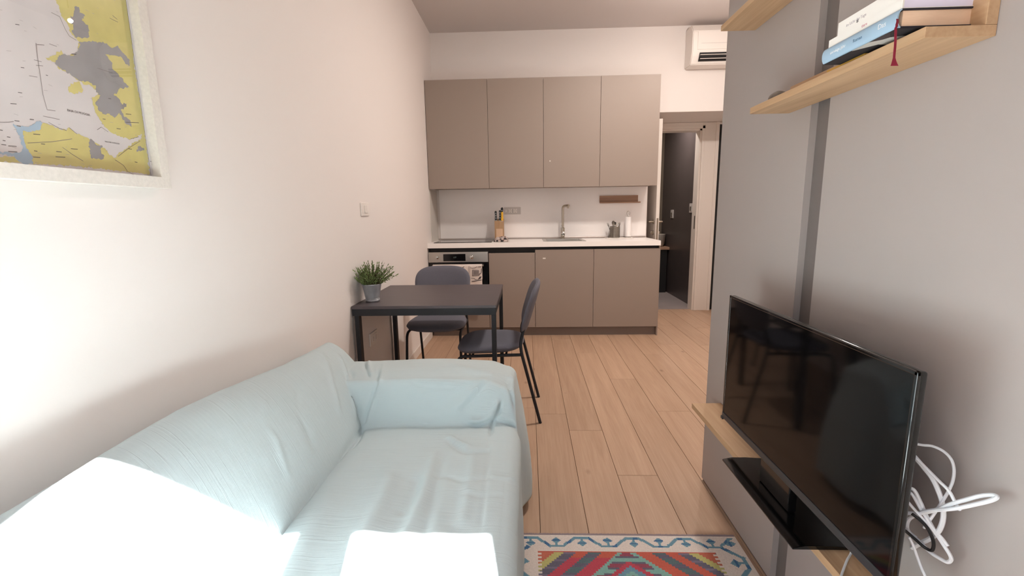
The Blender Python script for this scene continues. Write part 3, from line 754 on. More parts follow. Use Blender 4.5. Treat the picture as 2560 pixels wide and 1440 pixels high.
# hob
h = thing('hob', (0.36, 4.79, ZT), 'black glass ceramic hob set in the left end of the worktop', 'hob')
box('hob_glass', (0.055, 0.640, 4.545, 5.035, ZT + 0.0003, ZT + 0.006), HOB, h, bevel=0.0015)
bm = bmesh.new()
for hx, hy, r in ((0.20, 4.67, 0.08), (0.20, 4.90, 0.1), (0.48, 4.67, 0.09), (0.48, 4.90, 0.075)):
    n = 32
    ins = [bm.verts.new((hx + (r - 0.002) * math.cos(2 * PI * k / n), hy + (r - 0.002) * math.sin(2 * PI * k / n), ZT + 0.0063)) for k in range(n)]
    out = [bm.verts.new((hx + r * math.cos(2 * PI * k / n), hy + r * math.sin(2 * PI * k / n), ZT + 0.0063)) for k in range(n)]
    for k in range(n):
        bm.faces.new((ins[k], ins[(k + 1) % n], out[(k + 1) % n], out[k]))
obj('cooking_zone', bm, mat('zone_line', (110, 105, 102), 0.4), h, kind='stuff')
# sink
s = thing('sink', (1.37, 4.76, ZT), 'stainless steel inset sink in the white worktop', 'sink')
bm = bmesh.new()
z0 = ZT + 0.0004; zb = 0.80
def ring(x0, x1, y0, y1, z):
    return [bm.verts.new(p) for p in ((x0, y0, z), (x1, y0, z), (x1, y1, z), (x0, y1, z))]
def band(A, B):
    for i in range(4):
        bm.faces.new((A[i], A[(i + 1) % 4], B[(i + 1) % 4], B[i]))
R = [ring(1.160, 1.585, 4.550, 5.000, z0), ring(1.160, 1.585, 4.550, 5.000, z0 + 0.003), ring(1.195, 1.550, 4.585, 4.945, z0 + 0.002), ring(1.205, 1.540, 4.595, 4.935, zb + 0.02), ring(1.225, 1.520, 4.615, 4.915, zb), ring(1.35, 1.39, 4.75, 4.79, zb - 0.003)]
for a, b in zip(R, R[1:]): band(a, b)
bm.faces.new(R[-1])
obj('basin', bm, STEEL, s)
bm = bmesh.new(); bm_lathe(bm, [(0.038, 0), (0.036, 0.003), (0.01, 0.002)], (1.37, 4.77, zb + 0.0002), 24)
obj('drain', bm, CHROME, s, smooth=True)
# tap
tp = thing('kitchen_tap', (1.383, 4.975, ZT + 0.003), 'tall angular satin nickel kitchen tap behind the sink', 'tap')
zt0 = ZT + 0.0036
bm = bmesh.new()
bm_lathe(bm, [(0.025, 0), (0.025, 0.01), (0.021, 0.014), (0.021, 0.115), (0.016, 0.12)], (1.383, 4.972, zt0), 24)
obj('tap_body', bm, NICKEL, tp, smooth=True)
bm = bmesh.new()
bm_tube(bm, fillet([(1.383, 4.972, zt0 + 0.118), (1.383, 4.972, zt0 + 0.350), (1.440, 4.900, zt0 + 0.352)], 0.035, 8), 0.0125, 14)
bm_lathe(bm, [(0.009, 0), (0.009, -0.022)], (1.434, 4.907, zt0 + 0.345), 14)
obj('spout', bm, NICKEL, tp, smooth=True)
bm = bmesh.new()
bm_lathe(bm, [(0.020, 0.0), (0.021, -0.03), (0.012, -0.036)], (1.383, 4.951, zt0 + 0.055), 20, 'Y')
bm_tube(bm, [(1.376, 4.935, zt0 + 0.06), (1.368, 4.928, zt0 + 0.150)], 0.005, 10)
obj('lever', bm, CHROME, tp, smooth=True)
# wooden rail on the splashback
r_ = thing('wall_rail', (2.0, D - 0.03, 1.35), 'brown wooden ledge rail fixed to the splashback', 'shelf')
ys1 = D - 0.0105
box('back_board', (1.789, 2.203, ys1 - 0.014, ys1, 1.346, 1.420), WALN, r_, bevel=0.001)
box('ledge', (1.789, 2.225, ys1 - 0.045, ys1 - 0.0145, 1.338, 1.352), WALN, r_, bevel=0.001)
# sockets
so = thing('socket_plate', (0.86, D, 1.27), 'grey framed triple power socket on the splashback behind the knives', 'socket')
box('frame', (0.745, 0.928, ys1 - 0.006, ys1, 1.235, 1.312), PLASTG, so, bevel=0.002)
for sx, wd in ((0.768, 0.022), (0.812, 0.04), (0.868, 0.04)):
    q = box('socket_insert', (sx - wd / 2, sx + wd / 2, ys1 - 0.009, ys1 - 0.0062, 1.252, 1.294), PLASTW, so, bevel=0.001)
    bm = bmesh.new()
    for hx in (-0.011, 0, 0.011):
        if wd < 0.03 and hx: continue
        bm_lathe(bm, [(0.0022, 0), (0.0022, -0.0006)], (sx + hx, ys1 - 0.0091, 1.273), 8, 'Y')
    for hz in (-0.017, 0.017):
        bm_box(bm, sx - 0.003, sx + 0.003, ys1 - 0.0097, ys1 - 0.0091, 1.273 + hz - 0.002, 1.273 + hz + 0.002)
    obj('socket_hole', bm, HOLE, so, kind='stuff')
bm = bmesh.new()
for hx in (0.790, 0.840):
    for hz in (-0.012, 0, 0.012):
        bm_lathe(bm, [(0.0026, 0), (0.0026, -0.0006)], (hx, ys1 - 0.0062, 1.273 + hz), 8, 'Y')
obj('socket_hole', bm, HOLE, so, kind='stuff')
# knife block
kb = thing('knife_block', (0.69, 4.955, ZT), 'tall beech wood knife block standing beside the hob', 'knife block')
bm = bmesh.new()
bm_prism(bm, [(4.90, ZT + 0.0005), (5.01, ZT + 0.0005), (5.01, 1.190), (4.90, 1.165)], 'X', 0.648, 0.745)
obj('block', bm, BLOCKW, kb)
box('block_label', (0.664, 0.735, 4.8985, 4.8997, 0.985, 1.085), LABELW, kb, label='paler square on the front of the block')
def knife(x, y, z, L, tilt, m, lab, dots=True, w=0.013):
    k = thing('kitchen_knife', (x, y, z), lab, 'knife')
    bm = bmesh.new()
    prof = [(-0.9, 0), (-1.0, 0.15), (-0.8, 0.4), (-0.85, 0.7), (-1.1, 0.92), (-0.6, 1.0), (0.4, 1.02), (0.9, 0.9), (0.8, 0.6), (1.0, 0.3), (0.9, 0)]
    pts = [(x + w * px + tilt * pz * L, z + 0.004 + pz * L) for px, pz in prof]
    bm_prism(bm, pts, 'Y', y - 0.009, y + 0.009)
    bmesh.ops.bevel(bm, geom=list(bm.edges), offset=0.002, segments=1, affect='EDGES')
    obj('handle', bm, m, k)
    if dots:
        for q in (0.25, 0.5, 0.75):
            bm = bmesh.new(); bm_lathe(bm, [(0.0028, 0), (0.0028, -0.001)], (x + tilt * q * L, y - 0.0092, z + 0.004 + q * L), 10, 'Y')
            obj('rivet', bm, CHROME, k)
    bm = bmesh.new(); bm_box(bm, x - w * 0.8, x + w * 0.8, y - 0.001, y + 0.001, z - 0.10, z + 0.003)
    obj('blade', bm, CHROME, k)
knife(0.662, 4.93, 1.170, 0.100, 0.00, KNIFEB, 'black handled knife alone at the left of the block', w=0.012)
knife(0.706, 4.93, 1.170, 0.108, 0.02, KNIFEB, 'black riveted knife in the middle of the block', w=0.012)
knife(0.722, 4.965, 1.178, 0.128, 0.06, KNIFEB, 'tallest black handled knife at the back of the block', w=0.014)
knife(0.730, 4.915, 1.167, 0.092, 0.03, KNIFEY, 'yellow handled knife at the right of the block', dots=False, w=0.012)
# crumpled patterned cloth / oven mitt lying beside hob
def blotch_mat(name, c1, c2, c3, scale):
    m = bpy.data.materials.new(name); m.use_nodes = True
    nt = m.node_tree; b = nt.nodes['Principled BSDF']; b.inputs['Roughness'].default_value = 0.9
    tcn = nt.nodes.new('ShaderNodeTexCoord')
    v_ = nt.nodes.new('ShaderNodeTexVoronoi'); v_.inputs['Scale'].default_value = scale
    r = nt.nodes.new('ShaderNodeValToRGB'); r.color_ramp.interpolation = 'CONSTANT'
    r.color_ramp.elements[0].color = srgb(*c1); r.color_ramp.elements[1].color = srgb(*c2); r.color_ramp.elements[1].position = 0.35
    e3 = r.color_ramp.elements.new(0.72); e3.color = srgb(*c3)
    nt.links.new(tcn.outputs['Object'], v_.inputs['Vector'])
    bw = nt.nodes.new('ShaderNodeRGBToBW'); nt.links.new(v_.outputs['Color'], bw.inputs[0])
    nt.links.new(bw.outputs[0], r.inputs[0]); nt.links.new(r.outputs[0], b.inputs['Base Color'])
    return m
PATT = blotch_mat('patterned_cotton', (50, 46, 48), (196, 182, 176), (128, 104, 98), 45)
def mitt(i, j):
    u = i / 40; v_ = j / 30
    x = 0.655 + 0.145 * u; y = 4.60 + 0.20 * v_
    e_ = min(u, 1 - u, v_, 1 - v_) * 5
    e_ = max(0.0, min(1, e_)) ** 0.5
    z = ZT + 0.0045 + e_ * (0.018 + 0.020 * max(0, noise.noise(Vector((x * 14, y * 12, 0)))) + 0.014 * abs(noise.noise(Vector((x * 35, y * 22, 3)))) + 0.022 * v_)
    return (x + 0.02 * noise.noise(Vector((0, y * 15, 5))), y, z)
me = grid_mesh('pot_holder', 40, 30, mitt)
mo = obj('pot_holder', me, PATT, smooth=True, angle=80, label='crumpled black and white patterned pot holder on the worktop by the hob', cat='pot holder')
sm = mo.modifiers.new('s', 'SOLIDIFY'); sm.thickness = 0.004; sm.offset = -1
# tea towel on oven handle
tw = thing('tea_towel', (0.3, 4.45, 0.5), 'white tea towel printed with grey kitchen utensils, hung on the oven door', 'towel')
def towel(i, j):
    u = i / 40; t_ = j / 40
    x = 0.055 + 0.49 * u
    L = t_ * 0.62
    fold = 0.004 * math.sin(u * 22) + 0.003 * math.sin(u * 9 + 1)
    if L < 0.14:
        return (x, YDO - 0.033 + 0.3 * fold, 0.742 - 0.14 + L - 0.0)
    if L < 0.175:
        a = (L - 0.14) / 0.035 * PI
        return (x, YDO - 0.045 + 0.0125 * math.cos(a), 0.742 + 0.0125 * math.sin(a))
    return (x, YDO - 0.0585 - abs(fold) * min(1, (L - 0.175) * 8), 0.742 - (L - 0.175))
me = grid_mesh('cloth', 40, 40, towel)
to = obj('cloth', me, mat('towel_cotton', (226, 214, 206), 0.95, bump=0.2, bscale=300), tw, smooth=True, angle=80)
to.modifiers.new('s', 'SOLIDIFY').thickness = 0.0018
to.matrix_parent_inverse = Matrix.Translation(-tw.location)
INK = mat('towel_ink', (84, 78, 80), 0.9)
INKG = mat('towel_ink_grey', (160, 150, 148), 0.9)
def flat_poly(bm, pts, y):
    bm.faces.new([bm.verts.new((px, y, pz)) for px, pz in pts])
def stroke(bm, pts, w_, y):
    for (ax, az), (bx, bz) in zip(pts, pts[1:]):
        dx, dz = bx - ax, bz - az
        L = math.hypot(dx, dz) or 1
        nx, nz = -dz / L * w_ / 2, dx / L * w_ / 2
        bm.faces.new([bm.verts.new(q) for q in ((ax + nx, y, az + nz), (bx + nx, y, bz + nz), (bx - nx, y, bz - nz), (ax - nx, y, az - nz))])
ty = YDO - 0.0655
bm = bmesh.new()
sq = [(0.452, 0.700), (0.512, 0.696), (0.516, 0.643), (0.448, 0.641), (0.452, 0.700)]
stroke(bm, sq, 0.004, ty)
for k in (0.468, 0.482, 0.496): stroke(bm, [(k, 0.690), (k, 0.652)], 0.005, ty)
stroke(bm, [(0.516, 0.655), (0.538, 0.670), (0.543, 0.715)], 0.006, ty)
stroke(bm, [(0.43, 0.724), (0.45, 0.716), (0.48, 0.722), (0.50, 0.735)], 0.004, ty)
stroke(bm, [(0.435, 0.617), (0.47, 0.615), (0.476, 0.603), (0.50, 0.603)], 0.004, ty)
flat_poly(bm, [(0.50, 0.600), (0.52, 0.632), (0.54, 0.636), (0.53, 0.612)], ty)
stroke(bm, [(0.44, 0.585), (0.48, 0.590), (0.54, 0.600)], 0.007, ty)
stroke(bm, [(0.31, 0.735), (0.33, 0.722), (0.35, 0.722), (0.37, 0.735)], 0.006, ty)
stroke(bm, [(0.12, 0.735), (0.14, 0.70), (0.18, 0.69), (0.20, 0.72)], 0.006, ty)
obj('utensil_print', bm, INK, tw, kind='stuff')
bm = bmesh.new()
flat_poly(bm, [(0.50, 0.728), (0.515, 0.738), (0.54, 0.738), (0.54, 0.724)], ty - 0.0002)
flat_poly(bm, [(0.455, 0.697), (0.51, 0.693), (0.513, 0.646), (0.451, 0.644)], ty + 0.0004)
flat_poly(bm, [(0.06, 0.728), (0.09, 0.738), (0.11, 0.738), (0.10, 0.70)], ty - 0.0002)
stroke(bm, [(0.415, 0.740), (0.413, 0.60), (0.41, 0.5)], 0.004, ty)
stroke(bm, [(0.427, 0.740), (0.425, 0.60), (0.42, 0.5)], 0.003, ty)
obj('grey_print', bm, INKG, tw, kind='stuff')
# utensil holder with cutlery, tray, paper roll
tr = thing('drip_tray', (2.0, 5.0, ZT), 'small pale tray under the cutlery pot', 'tray')
bm = bmesh.new(); bm_box(bm, 1.845, 2.14, 4.90, 5.040, ZT + 0.0004, ZT + 0.007, 0.003)
obj('tray_plate', bm, PLASTW, tr)
zc = ZT + 0.0075
cp = thing('cutlery_pot', (1.945, 4.975, zc), 'perforated stainless steel cutlery pot on the pale tray', 'pot')
bm = bmesh.new()
bm_lathe(bm, [(0.052, 0), (0.054, 0.002), (0.054, 0.118), (0.056, 0.121), (0.052, 0.121), (0.051, 0.004), (0.004, 0.003)], (1.945, 4.975, zc), 40)
obj('pot_body', bm, mat('pot_steel', (140, 134, 126), 0.28, metal=1.0), cp, smooth=True)
bm = bmesh.new()
for a in range(20):
    for k in range(6):
        t_ = 2 * PI * a / 20
        c0 = Vector((1.945 + 0.0543 * math.cos(t_), 4.975 + 0.0543 * math.sin(t_), zc + 0.02 + k * 0.016))
        n_ = Vector((math.cos(t_), math.sin(t_), 0)); s_ = Vector((-n_.y, n_.x, 0))
        bm.faces.new([bm.verts.new(c0 + n_ * 0.0006 + s_ * 0.0034 * math.cos(PI / 4 * q) + Vector((0, 0, 0.0034 * math.sin(PI / 4 * q)))) for q in range(8)])
obj('perforation', bm, HOLE, cp, kind='stuff')
def cutlery(name, dx, dy, tx, ty_, L, kind, lab, z0=None, m=STEEL):
    b0 = Vector((1.945 + dx, 4.975 + dy, zc + 0.012)); tip = b0 + Vector((tx, ty_, L))
    bm = bmesh.new()
    bm_tube(bm, [b0, b0.lerp(tip, 0.75)], [0.004, 0.0028], 6)
    c0 = b0.lerp(tip, 0.75); dr = (tip - c0)
    if kind == 'spoon':
        ring_pts = []
        sdir = Vector((1, 0, 0))
        cc = c0 + dr * 0.5
        vs = [bm.verts.new(cc + dr * 0.6 * math.cos(2 * PI * q / 14) + sdir * 0.017 * math.sin(2 * PI * q / 14)) for q in range(14)]
        back = [bm.verts.new(v1.co + Vector((0, 0.006, 0)) * 1.0 + (cc - v1.co) * 0.5) for v1 in vs]
        for q in range(14): bm.faces.new((vs[q], vs[(q + 1) % 14], back[(q + 1) % 14], back[q]))
        bm.faces.new(back); 
    else:
        for q in (-1.5, -0.5, 0.5, 1.5):
            bm_tube(bm, [c0 + Vector((q * 0.003, 0, 0)), c0 + dr * 0.35 + Vector((q * 0.005, 0, 0)), tip + Vector((q * 0.005, 0, 0))], [0.0018, 0.0018, 0.001], 5)
    obj(name, bm, m, None, smooth=True, label=lab, cat='cutlery')
DK = mat('dark_steel', (120, 114, 106), 0.35, metal=1.0)
cutlery('fork', -0.030, 0.0, -0.048, 0.0, 0.145, 'fork', 'fork leaning farthest left out of the cutlery pot', m=DK)
cutlery('spoon', -0.012, -0.01, -0.008, 0, 0.165, 'spoon', 'tallest spoon at the left of the cutlery pot', m=DK)
cutlery('spoon', 0.012, -0.02, 0.012, -0.004, 0.142, 'spoon', 'bright spoon in the middle of the cutlery pot', m=CHROME)
cutlery('spoon', 0.008, 0.022, -0.004, 0, 0.152, 'spoon', 'dark spoon at the back of the cutlery pot', m=DK)
cutlery('fork', 0.030, 0.0, 0.022, 0.0, 0.150, 'fork', 'fork leaning to the right of the cutlery pot', m=DK)
bm = bmesh.new()
bm_tube(bm, [(1.868, 4.908, zc + 0.004), (1.905, 4.905, zc + 0.10), (1.918, 4.915, zc + 0.150)], [0.006, 0.005, 0.004], 8)
obj('bottle_brush', bm, DK, None, smooth=True, label='dark metal skewer leaning against the front of the cutlery pot', cat='utensil')
pr_ = thing('paper_roll_holder', (2.088, 4.985, zc), 'kitchen roll holder with looped wire top at the right of the tray', 'roll holder')
bm = bmesh.new()
bm_lathe(bm, [(0.036, 0), (0.036, 0.005)], (2.088, 4.985, zc), 24)
bm_tube(bm, [(2.088, 4.985, zc + 0.005), (2.088, 4.985, zc + 0.236)], 0.004, 8)
obj('stand', bm, CHROME, pr_, smooth=True)
bm = bmesh.new()
bm_tube(bm, [(2.088 + 0.017 * math.sin(a * PI / 10) * (1), 4.985, zc + 0.236 + 0.022 - 0.022 * math.cos(a * PI / 10)) for a in range(21)], 0.0025, 8, cap=False)
obj('wire_loop', bm, CHROME, pr_, smooth=True)
bm = bmesh.new()
bm_lathe(bm, [(0.030, 0), (0.034, 0.004), (0.034, 0.208), (0.030, 0.213), (0.009, 0.213), (0.009, 0.206)], (2.088, 4.985, zc + 0.0062), 36)
obj('paper_towel_roll', bm, PAPERW, None, smooth=True, label='slim white roll of kitchen paper on the wire holder', cat='paper roll')
# air conditioner
ac = thing('air_conditioner', (3.04, 4.98, 2.69), 'white wall mounted air conditioner high beside the panelled unit', 'air conditioner')
bm = bmesh.new()
ax0, ax1 = 2.645, 3.42
bm_prism(bm, [(D - 0.0005, 2.690), (D - 0.0005, 3.062), (D - 0.15, 3.062), (D - 0.215, 2.985), (D - 0.215, 2.79), (D - 0.16, 2.69)], 'X', ax0, ax1)
bmesh.ops.bevel(bm, geom=[e_ for e_ in bm.edges], offset=0.008, segments=2, affect='EDGES')
obj('casing', bm, PLASTW, ac, smooth=True)
box('front_panel', (ax0 + 0.05, ax1 - 0.05, D - 0.221, D - 0.214, 2.815, 2.98), PLASTW, ac, bevel=0.002)
box('panel_groove', (ax0 + 0.085, ax1 - 0.085, D - 0.2225, D - 0.2215, 2.868, 2.872), PLASTG, ac)
bm = bmesh.new()
bm_prism(bm, [(D - 0.2175, 2.786), (D - 0.2175, 2.745), (D - 0.190, 2.715), (D - 0.175, 2.715), (D - 0.175, 2.786)], 'X', ax0 + 0.075, ax1 - 0.075)
obj('air_outlet', bm, BLACK, ac)
box('louvre', (ax0 + 0.078, ax1 - 0.078, D - 0.232, D - 0.2005 - 0.017, 2.7605, 2.765), PLASTW, ac, bevel=0.001)
box('louvre', (ax0 + 0.078, ax1 - 0.078, D - 0.229, D - 0.2185, 2.725, 2.7295), PLASTW, ac, bevel=0.001)

# ------------------------------------------------------------------ tall panelled unit on the right
un = thing('panelled_wall_unit', (2.6, 0.9, 0), 'tall greige panelled unit with a recessed grey channel, behind the television', 'cupboard')
YE = 1.993
box('panel', (XP, XP + 0.022, 1.386, YE, 0.012, H - 0.002), PANEL, un, label='greige panel at the far end')
box('panel', (XP, XP + 0.022, YW + 0.002, 1.304, 0.012, H - 0.002), PANEL, un, label='wide greige panel with the lower shelf')
box('channel', (XP + 0.020, XP + 0.034, 1.28, 1.41, 0.012, H - 0.003), GROOVE, un, label='recessed grey channel between the panels')
box('carcass', (XP + 0.035, XR - 0.001, YW + 0.002, YE - 0.001, 0.013, H - 0.003), PANEL, un)
box('plinth', (XP + 0.006, XR - 0.002, YW + 0.004, YE - 0.003, 0.0, 0.0115), BLACK, un)

def shelf(name, y0, y1, z0, z1, lab, back=None, x0=1.69):
    s_ = thing(name, ((x0 + XP) / 2, (y0 + y1) / 2, z0), lab, 'shelf')
    box('board', (x0, XP - 0.0005, y0, y1, z0, z1), OAKS, s_, bevel=0.0008)
    if back:
        box('back_board', (XP - 0.020, XP - 0.0005, back[0], back[1], z1 + 0.0004, back[2]), OAKS, s_, bevel=0.0008)
    return s_
shelf('wall_shelf', 0.871, 1.497, 1.5485, 1.567, 'oak L-shaped wall shelf carrying the stack of books', (0.871, 1.466, 1.618))
shelf('wall_shelf', 0.90, 1.758, 1.881, 1.8985, 'higher oak wall shelf at the top edge of the photo', (0.90, 1.73, 1.95))
shelf('television_shelf', -0.10, 1.838, 0.428, 0.450, 'long low oak shelf carrying the television', x0=1.688)

# books
bk = thing('hardback_book', (1.74, 1.0, 1.567), 'thick blue hardback lying at the bottom of the stack, with a red ribbon', 'book')
by0, by1 = 0.899, 1.108
bz0, bz1 = 1.5756, 1.6075
box('page_block', (1.672, 1.802, by0 + 0.003, by1 - 0.003, bz0 + 0.0028, bz1 - 0.0028), PEACH, bk)
bm = bmesh.new()
bm_box(bm, 1.668, 1.8065, by0, by1, bz1 - 0.0026, bz1)
bm_box(bm, 1.668, 1.8065, by0, by1, bz0, bz0 + 0.0026)
obj('cover_board', bm, mat('dark_board', (34, 30, 40), 0.6), bk)
bm = bmesh.new()
n = 14
pts = []
for k in range(n + 1):
    a = PI / 2 + PI * k / n
    pts.append((1.668 + 0.0075 * math.cos(a), (bz0 + bz1) / 2 + (bz1 - bz0) / 2 * math.sin(a)))
inn = [(1.668 + 0.005 * math.cos(PI / 2 + PI * k / n), (bz0 + bz1) / 2 + ((bz1 - bz0) / 2 - 0.0026) * math.sin(PI / 2 + PI * k / n)) for k in range(n, -1, -1)]
A = [bm.verts.new((p[0], by0, p[1])) for p in pts]; B = [bm.verts.new((p[0], by1, p[1])) for p in pts]
Ai = [bm.verts.new((p[0], by0, p[1])) for p in inn[::-1]]; Bi = [bm.verts.new((p[0], by1, p[1])) for p in inn[::-1]]
for k in range(n):
    bm.faces.new((A[k], A[k + 1], B[k + 1], B[k])); bm.faces.new((Ai[k], Bi[k], Bi[k + 1], Ai[k + 1]))
    bm.faces.new((A[k], Ai[k], Ai[k + 1], A[k + 1])); bm.faces.new((B[k], B[k + 1], Bi[k + 1], Bi[k]))
obj('spine', bm, BLUEB, bk, smooth=True, label='rounded pale blue spine')
def sp_text(name, body, size, y, z, m, parent, x):
    # reads along -Y -> letters on a face that looks towards -X
    mw = Matrix.Translation((x, y, z)) @ Matrix(((0, 0, -1, 0), (-1, 0, 0, 0), (0, 1, 0, 0), (0, 0, 0, 1)))
    return text_obj(name, body, size, m, parent, mw, 0.0002)
WINK = mat('white_ink', (236, 238, 242), 0.6)
sp_text('spine_title', 'Das', 0.013, 0.944, 1.5885, WINK, bk, 1.6602)
sp_text('spine_title', 'unruhige Jahr', 0.009, 1.080, 1.5885, WINK, bk, 1.6602)
sp_text('spine_subtitle', 'Roman', 0.009, 1.010, 1.5885, mat('grey_blue_ink', (104, 132, 160), 0.6), bk, 1.6602)
PHOTO = blotch_mat('jacket_photo', (40, 36, 40), (190, 188, 184), (66, 58, 60), 18)
box('jacket_back', (1.664, 1.720, by0 + 0.001, by1 - 0.001, bz0 - 0.0006, bz0 - 0.0001), PHOTO, bk, label='underside of the jacket with a black and white photo')
bm = bmesh.new()
rp = smooth_path([(1.6600, by0 - 0.002, 1.5900), (1.655, by0 - 0.010, 1.582), (1.651, by0 - 0.013, 1.568), (1.652, by0 - 0.014, 1.545), (1.6535, by0 - 0.013, 1.522), (1.655, by0 - 0.014, 1.508)], 4)
for k in range(len(rp) - 1):
    a, b = rp[k], rp[k + 1]
    w1 = 0.0022 if k < len(rp) - 4 else 0.0022 + 0.0012 * (k - len(rp) + 5)
    w2 = 0.0022 if k + 1 < len(rp) - 4 else 0.0022 + 0.0012 * (k - len(rp) + 6)
    f_ = [bm.verts.new(a + Vector((-w1, 0, 0))), bm.verts.new(a + Vector((w1, 0.0006, 0))), bm.verts.new(b + Vector((w2, 0.0006, 0))), bm.verts.new(b + Vector((-w2, 0, 0)))]
    bm.faces.new(f_)
ro = obj('ribbon', bm, REDR, bk, label='crimson bookmark ribbon hanging over the shelf edge')
ro.modifiers.new('s', 'SOLIDIFY').thickness = 0.0008
box('notebook', (1.700, 1.788, 1.03, 1.150, 1.5675, 1.5746), YELLOW, label='thin yellow notebook lying under the blue hardback', cat='notebook')
def wbook(lab, x0, y1, z0, z1, lines):
    b_ = thing('paperback_book', (1.74, 1.0, z0), lab, 'book')
    box('page_block', (x0 + 0.003, 1.8035, by0 + 0.002, y1 - 0.001, z0 + 0.001, z1 - 0.001), LILAC, b_)
    bm = bmesh.new()
    bm_box(bm, x0, 1.805, by0 + 0.0005, y1, z0, z0 + 0.0009)
    bm_box(bm, x0, 1.805, by0 + 0.0005, y1, z1 - 0.0009, z1)
    bm_box(bm, x0, x0 + 0.0025, by0 + 0.0005, y1, z0 + 0.0009, z1 - 0.0009)
    obj('cover', bm, WHITEB, b_)
    for nm, body, size, y, z, m_ in lines:
        sp_text(nm, body, size, y, z, m_, b_, x0 - 0.0003)
INKD = mat('black_ink', (40, 38, 44), 0.7)
INKL = mat('light_ink', (196, 186, 190), 0.7)
wbook('white paperback directly on top of the blue hardback', 1.668, 1.100, 1.6080, 1.6235, [('spine_title', 'tiere', 0.008, 1.0, 1.613, mat('rose_ink', (206, 150, 160), 0.7))])
wbook('white paperback on top of the stack of books', 1.670, 1.076, 1.6240, 1.6500, [('spine_title', 'im Licht der Tage', 0.008, 1.05, 1.633, INKL), ('spine_mark', '*', 0.016, 1.02, 1.624, INKD), ('spine_mark', 'o', 0.012, 0.93, 1.634, INKD)])
bm = bmesh.new()
bmesh.ops.create_icosphere(bm, subdivisions=3, radius=1.0)
for v_ in bm.verts:
    v_.co = Vector((v_.co.x * 0.022, v_.co.y * 0.034, v_.co.z * 0.019 * (1 + 0.1 * noise.noise(v_.co * 2))))
o = obj('pebble', bm, STONE, None, smooth=True, label='rounded grey stone at the far end of the book shelf', cat='stone')
o.location = (1.765, 1.482 - 0.02, 1.5865)
o.location.x = 1.752

# television
tv = thing('television', (1.70, 1.13, 0.450), 'black flat screen television standing on the low oak shelf', 'television')
ty0, ty1, tz0, tz1 = 0.768, 1.504, 0.547, 0.978
XT = 1.668
bm = bmesh.new(); bm_box(bm, XT + 0.004, XT + 0.020, ty0 + 0.001, ty1, tz0, tz1, 0.005, 3)
obj('casing', bm, GLOSSB, tv, smooth=True)
box('screen', (XT + 0.0015, XT + 0.0045, ty0 + 0.008, ty1 - 0.008, tz0 + 0.022, tz1 - 0.008), SCREEN, tv, bevel=0.0005)
bm = bmesh.new()
bm_box(bm, XT, XT + 0.006, ty0, ty0 + 0.008, tz0, tz1, 0.0015)
bm_box(bm, XT, XT + 0.006, ty1 - 0.008, ty1, tz0, tz1, 0.0015)
bm_box(bm, XT, XT + 0.006, ty0, ty1, tz1 - 0.008, tz1, 0.0015)
obj('bezel', bm, GLOSSB, tv)
box('lower_bezel', (XT - 0.001, XT + 0.007, ty0, ty1, tz0, tz0 + 0.021), BEZEL, tv, bevel=0.002, label='dark grey lower bezel')
box('logo_tab', (XT - 0.004, XT + 0.002, ty1 - 0.012, ty1 - 0.004 + 0.006, tz0 - 0.004, tz0 + 0.006), BEZEL, tv, bevel=0.001)
bm = bmesh.new(); bm_box(bm, XT + 0.0205, XT + 0.055, ty0 + 0.13, ty1 - 0.13, tz0 + 0.03, tz1 - 0.10, 0.010, 3)
obj('rear_housing', bm, BEZEL, tv, smooth=True)
bm = bmesh.new()
bm_box(bm, XT + 0.012, XT + 0.034, 1.11, 1.26, 0.463, tz0 + 0.004, 0.003)
obj('stand_neck', bm, GLOSSB, tv)
bm = bmesh.new()
bm_prism(bm, [(1.626, 0.4508), (1.795, 0.4508), (1.795, 0.457), (1.70, 0.4615), (1.655, 0.462), (1.626, 0.456)], 'Y', 0.990, 1.388)
bmesh.ops.bevel(bm, geom=list(bm.edges), offset=0.0012, segments=2, affect='EDGES')
obj('stand_base', bm, GLOSSB, tv)
labs = ['thin white cable making the top loop beside the television', 'thick white cable arching down beside the television', 'white cable running straight to the crossing behind the television', 'white cable whose long loop points towards the wall panel', 'white cable whose loop hangs lowest over the shelf', 'white cable ending below the black one', 'short white cable hidden close behind the television', 'thin white cable hanging straight down past the oak shelf']
rad = [0.0026, 0.0042, 0.0028, 0.0036, 0.0034, 0.0028, 0.0026, 0.0024]
for P_, lab, r in zip(WHITE_CABLES, labs, rad):
    bm = bmesh.new(); bm_tube(bm, smooth_path(P_, 6), r, 8)
    obj('cable', bm, CABLEW, None, smooth=True, label=lab, cat='cable', group='cables coiled behind the television')
bm = bmesh.new(); bm_tube(bm, smooth_path(BLACK_CABLE, 6), 0.0030, 8)
obj('cable', bm, CABLEB, None, smooth=True, label='black cable looping among the white ones beside the television', cat='cable', group='cables coiled behind the television')
bm = bmesh.new(); bm_tube(bm, smooth_path([(1.745, 0.97, 0.50)] + [(1.7577, 0.9816, 0.4535), (1.7312, 0.9562, 0.4535), (1.7019, 0.926, 0.4535), (1.6704, 0.8919, 0.4535)], 5), 0.0024, 8)
obj('cable', bm, CABLEW, None, smooth=True, label='short white cable lying across the oak shelf under the television', cat='cable', group='cables coiled behind the television')

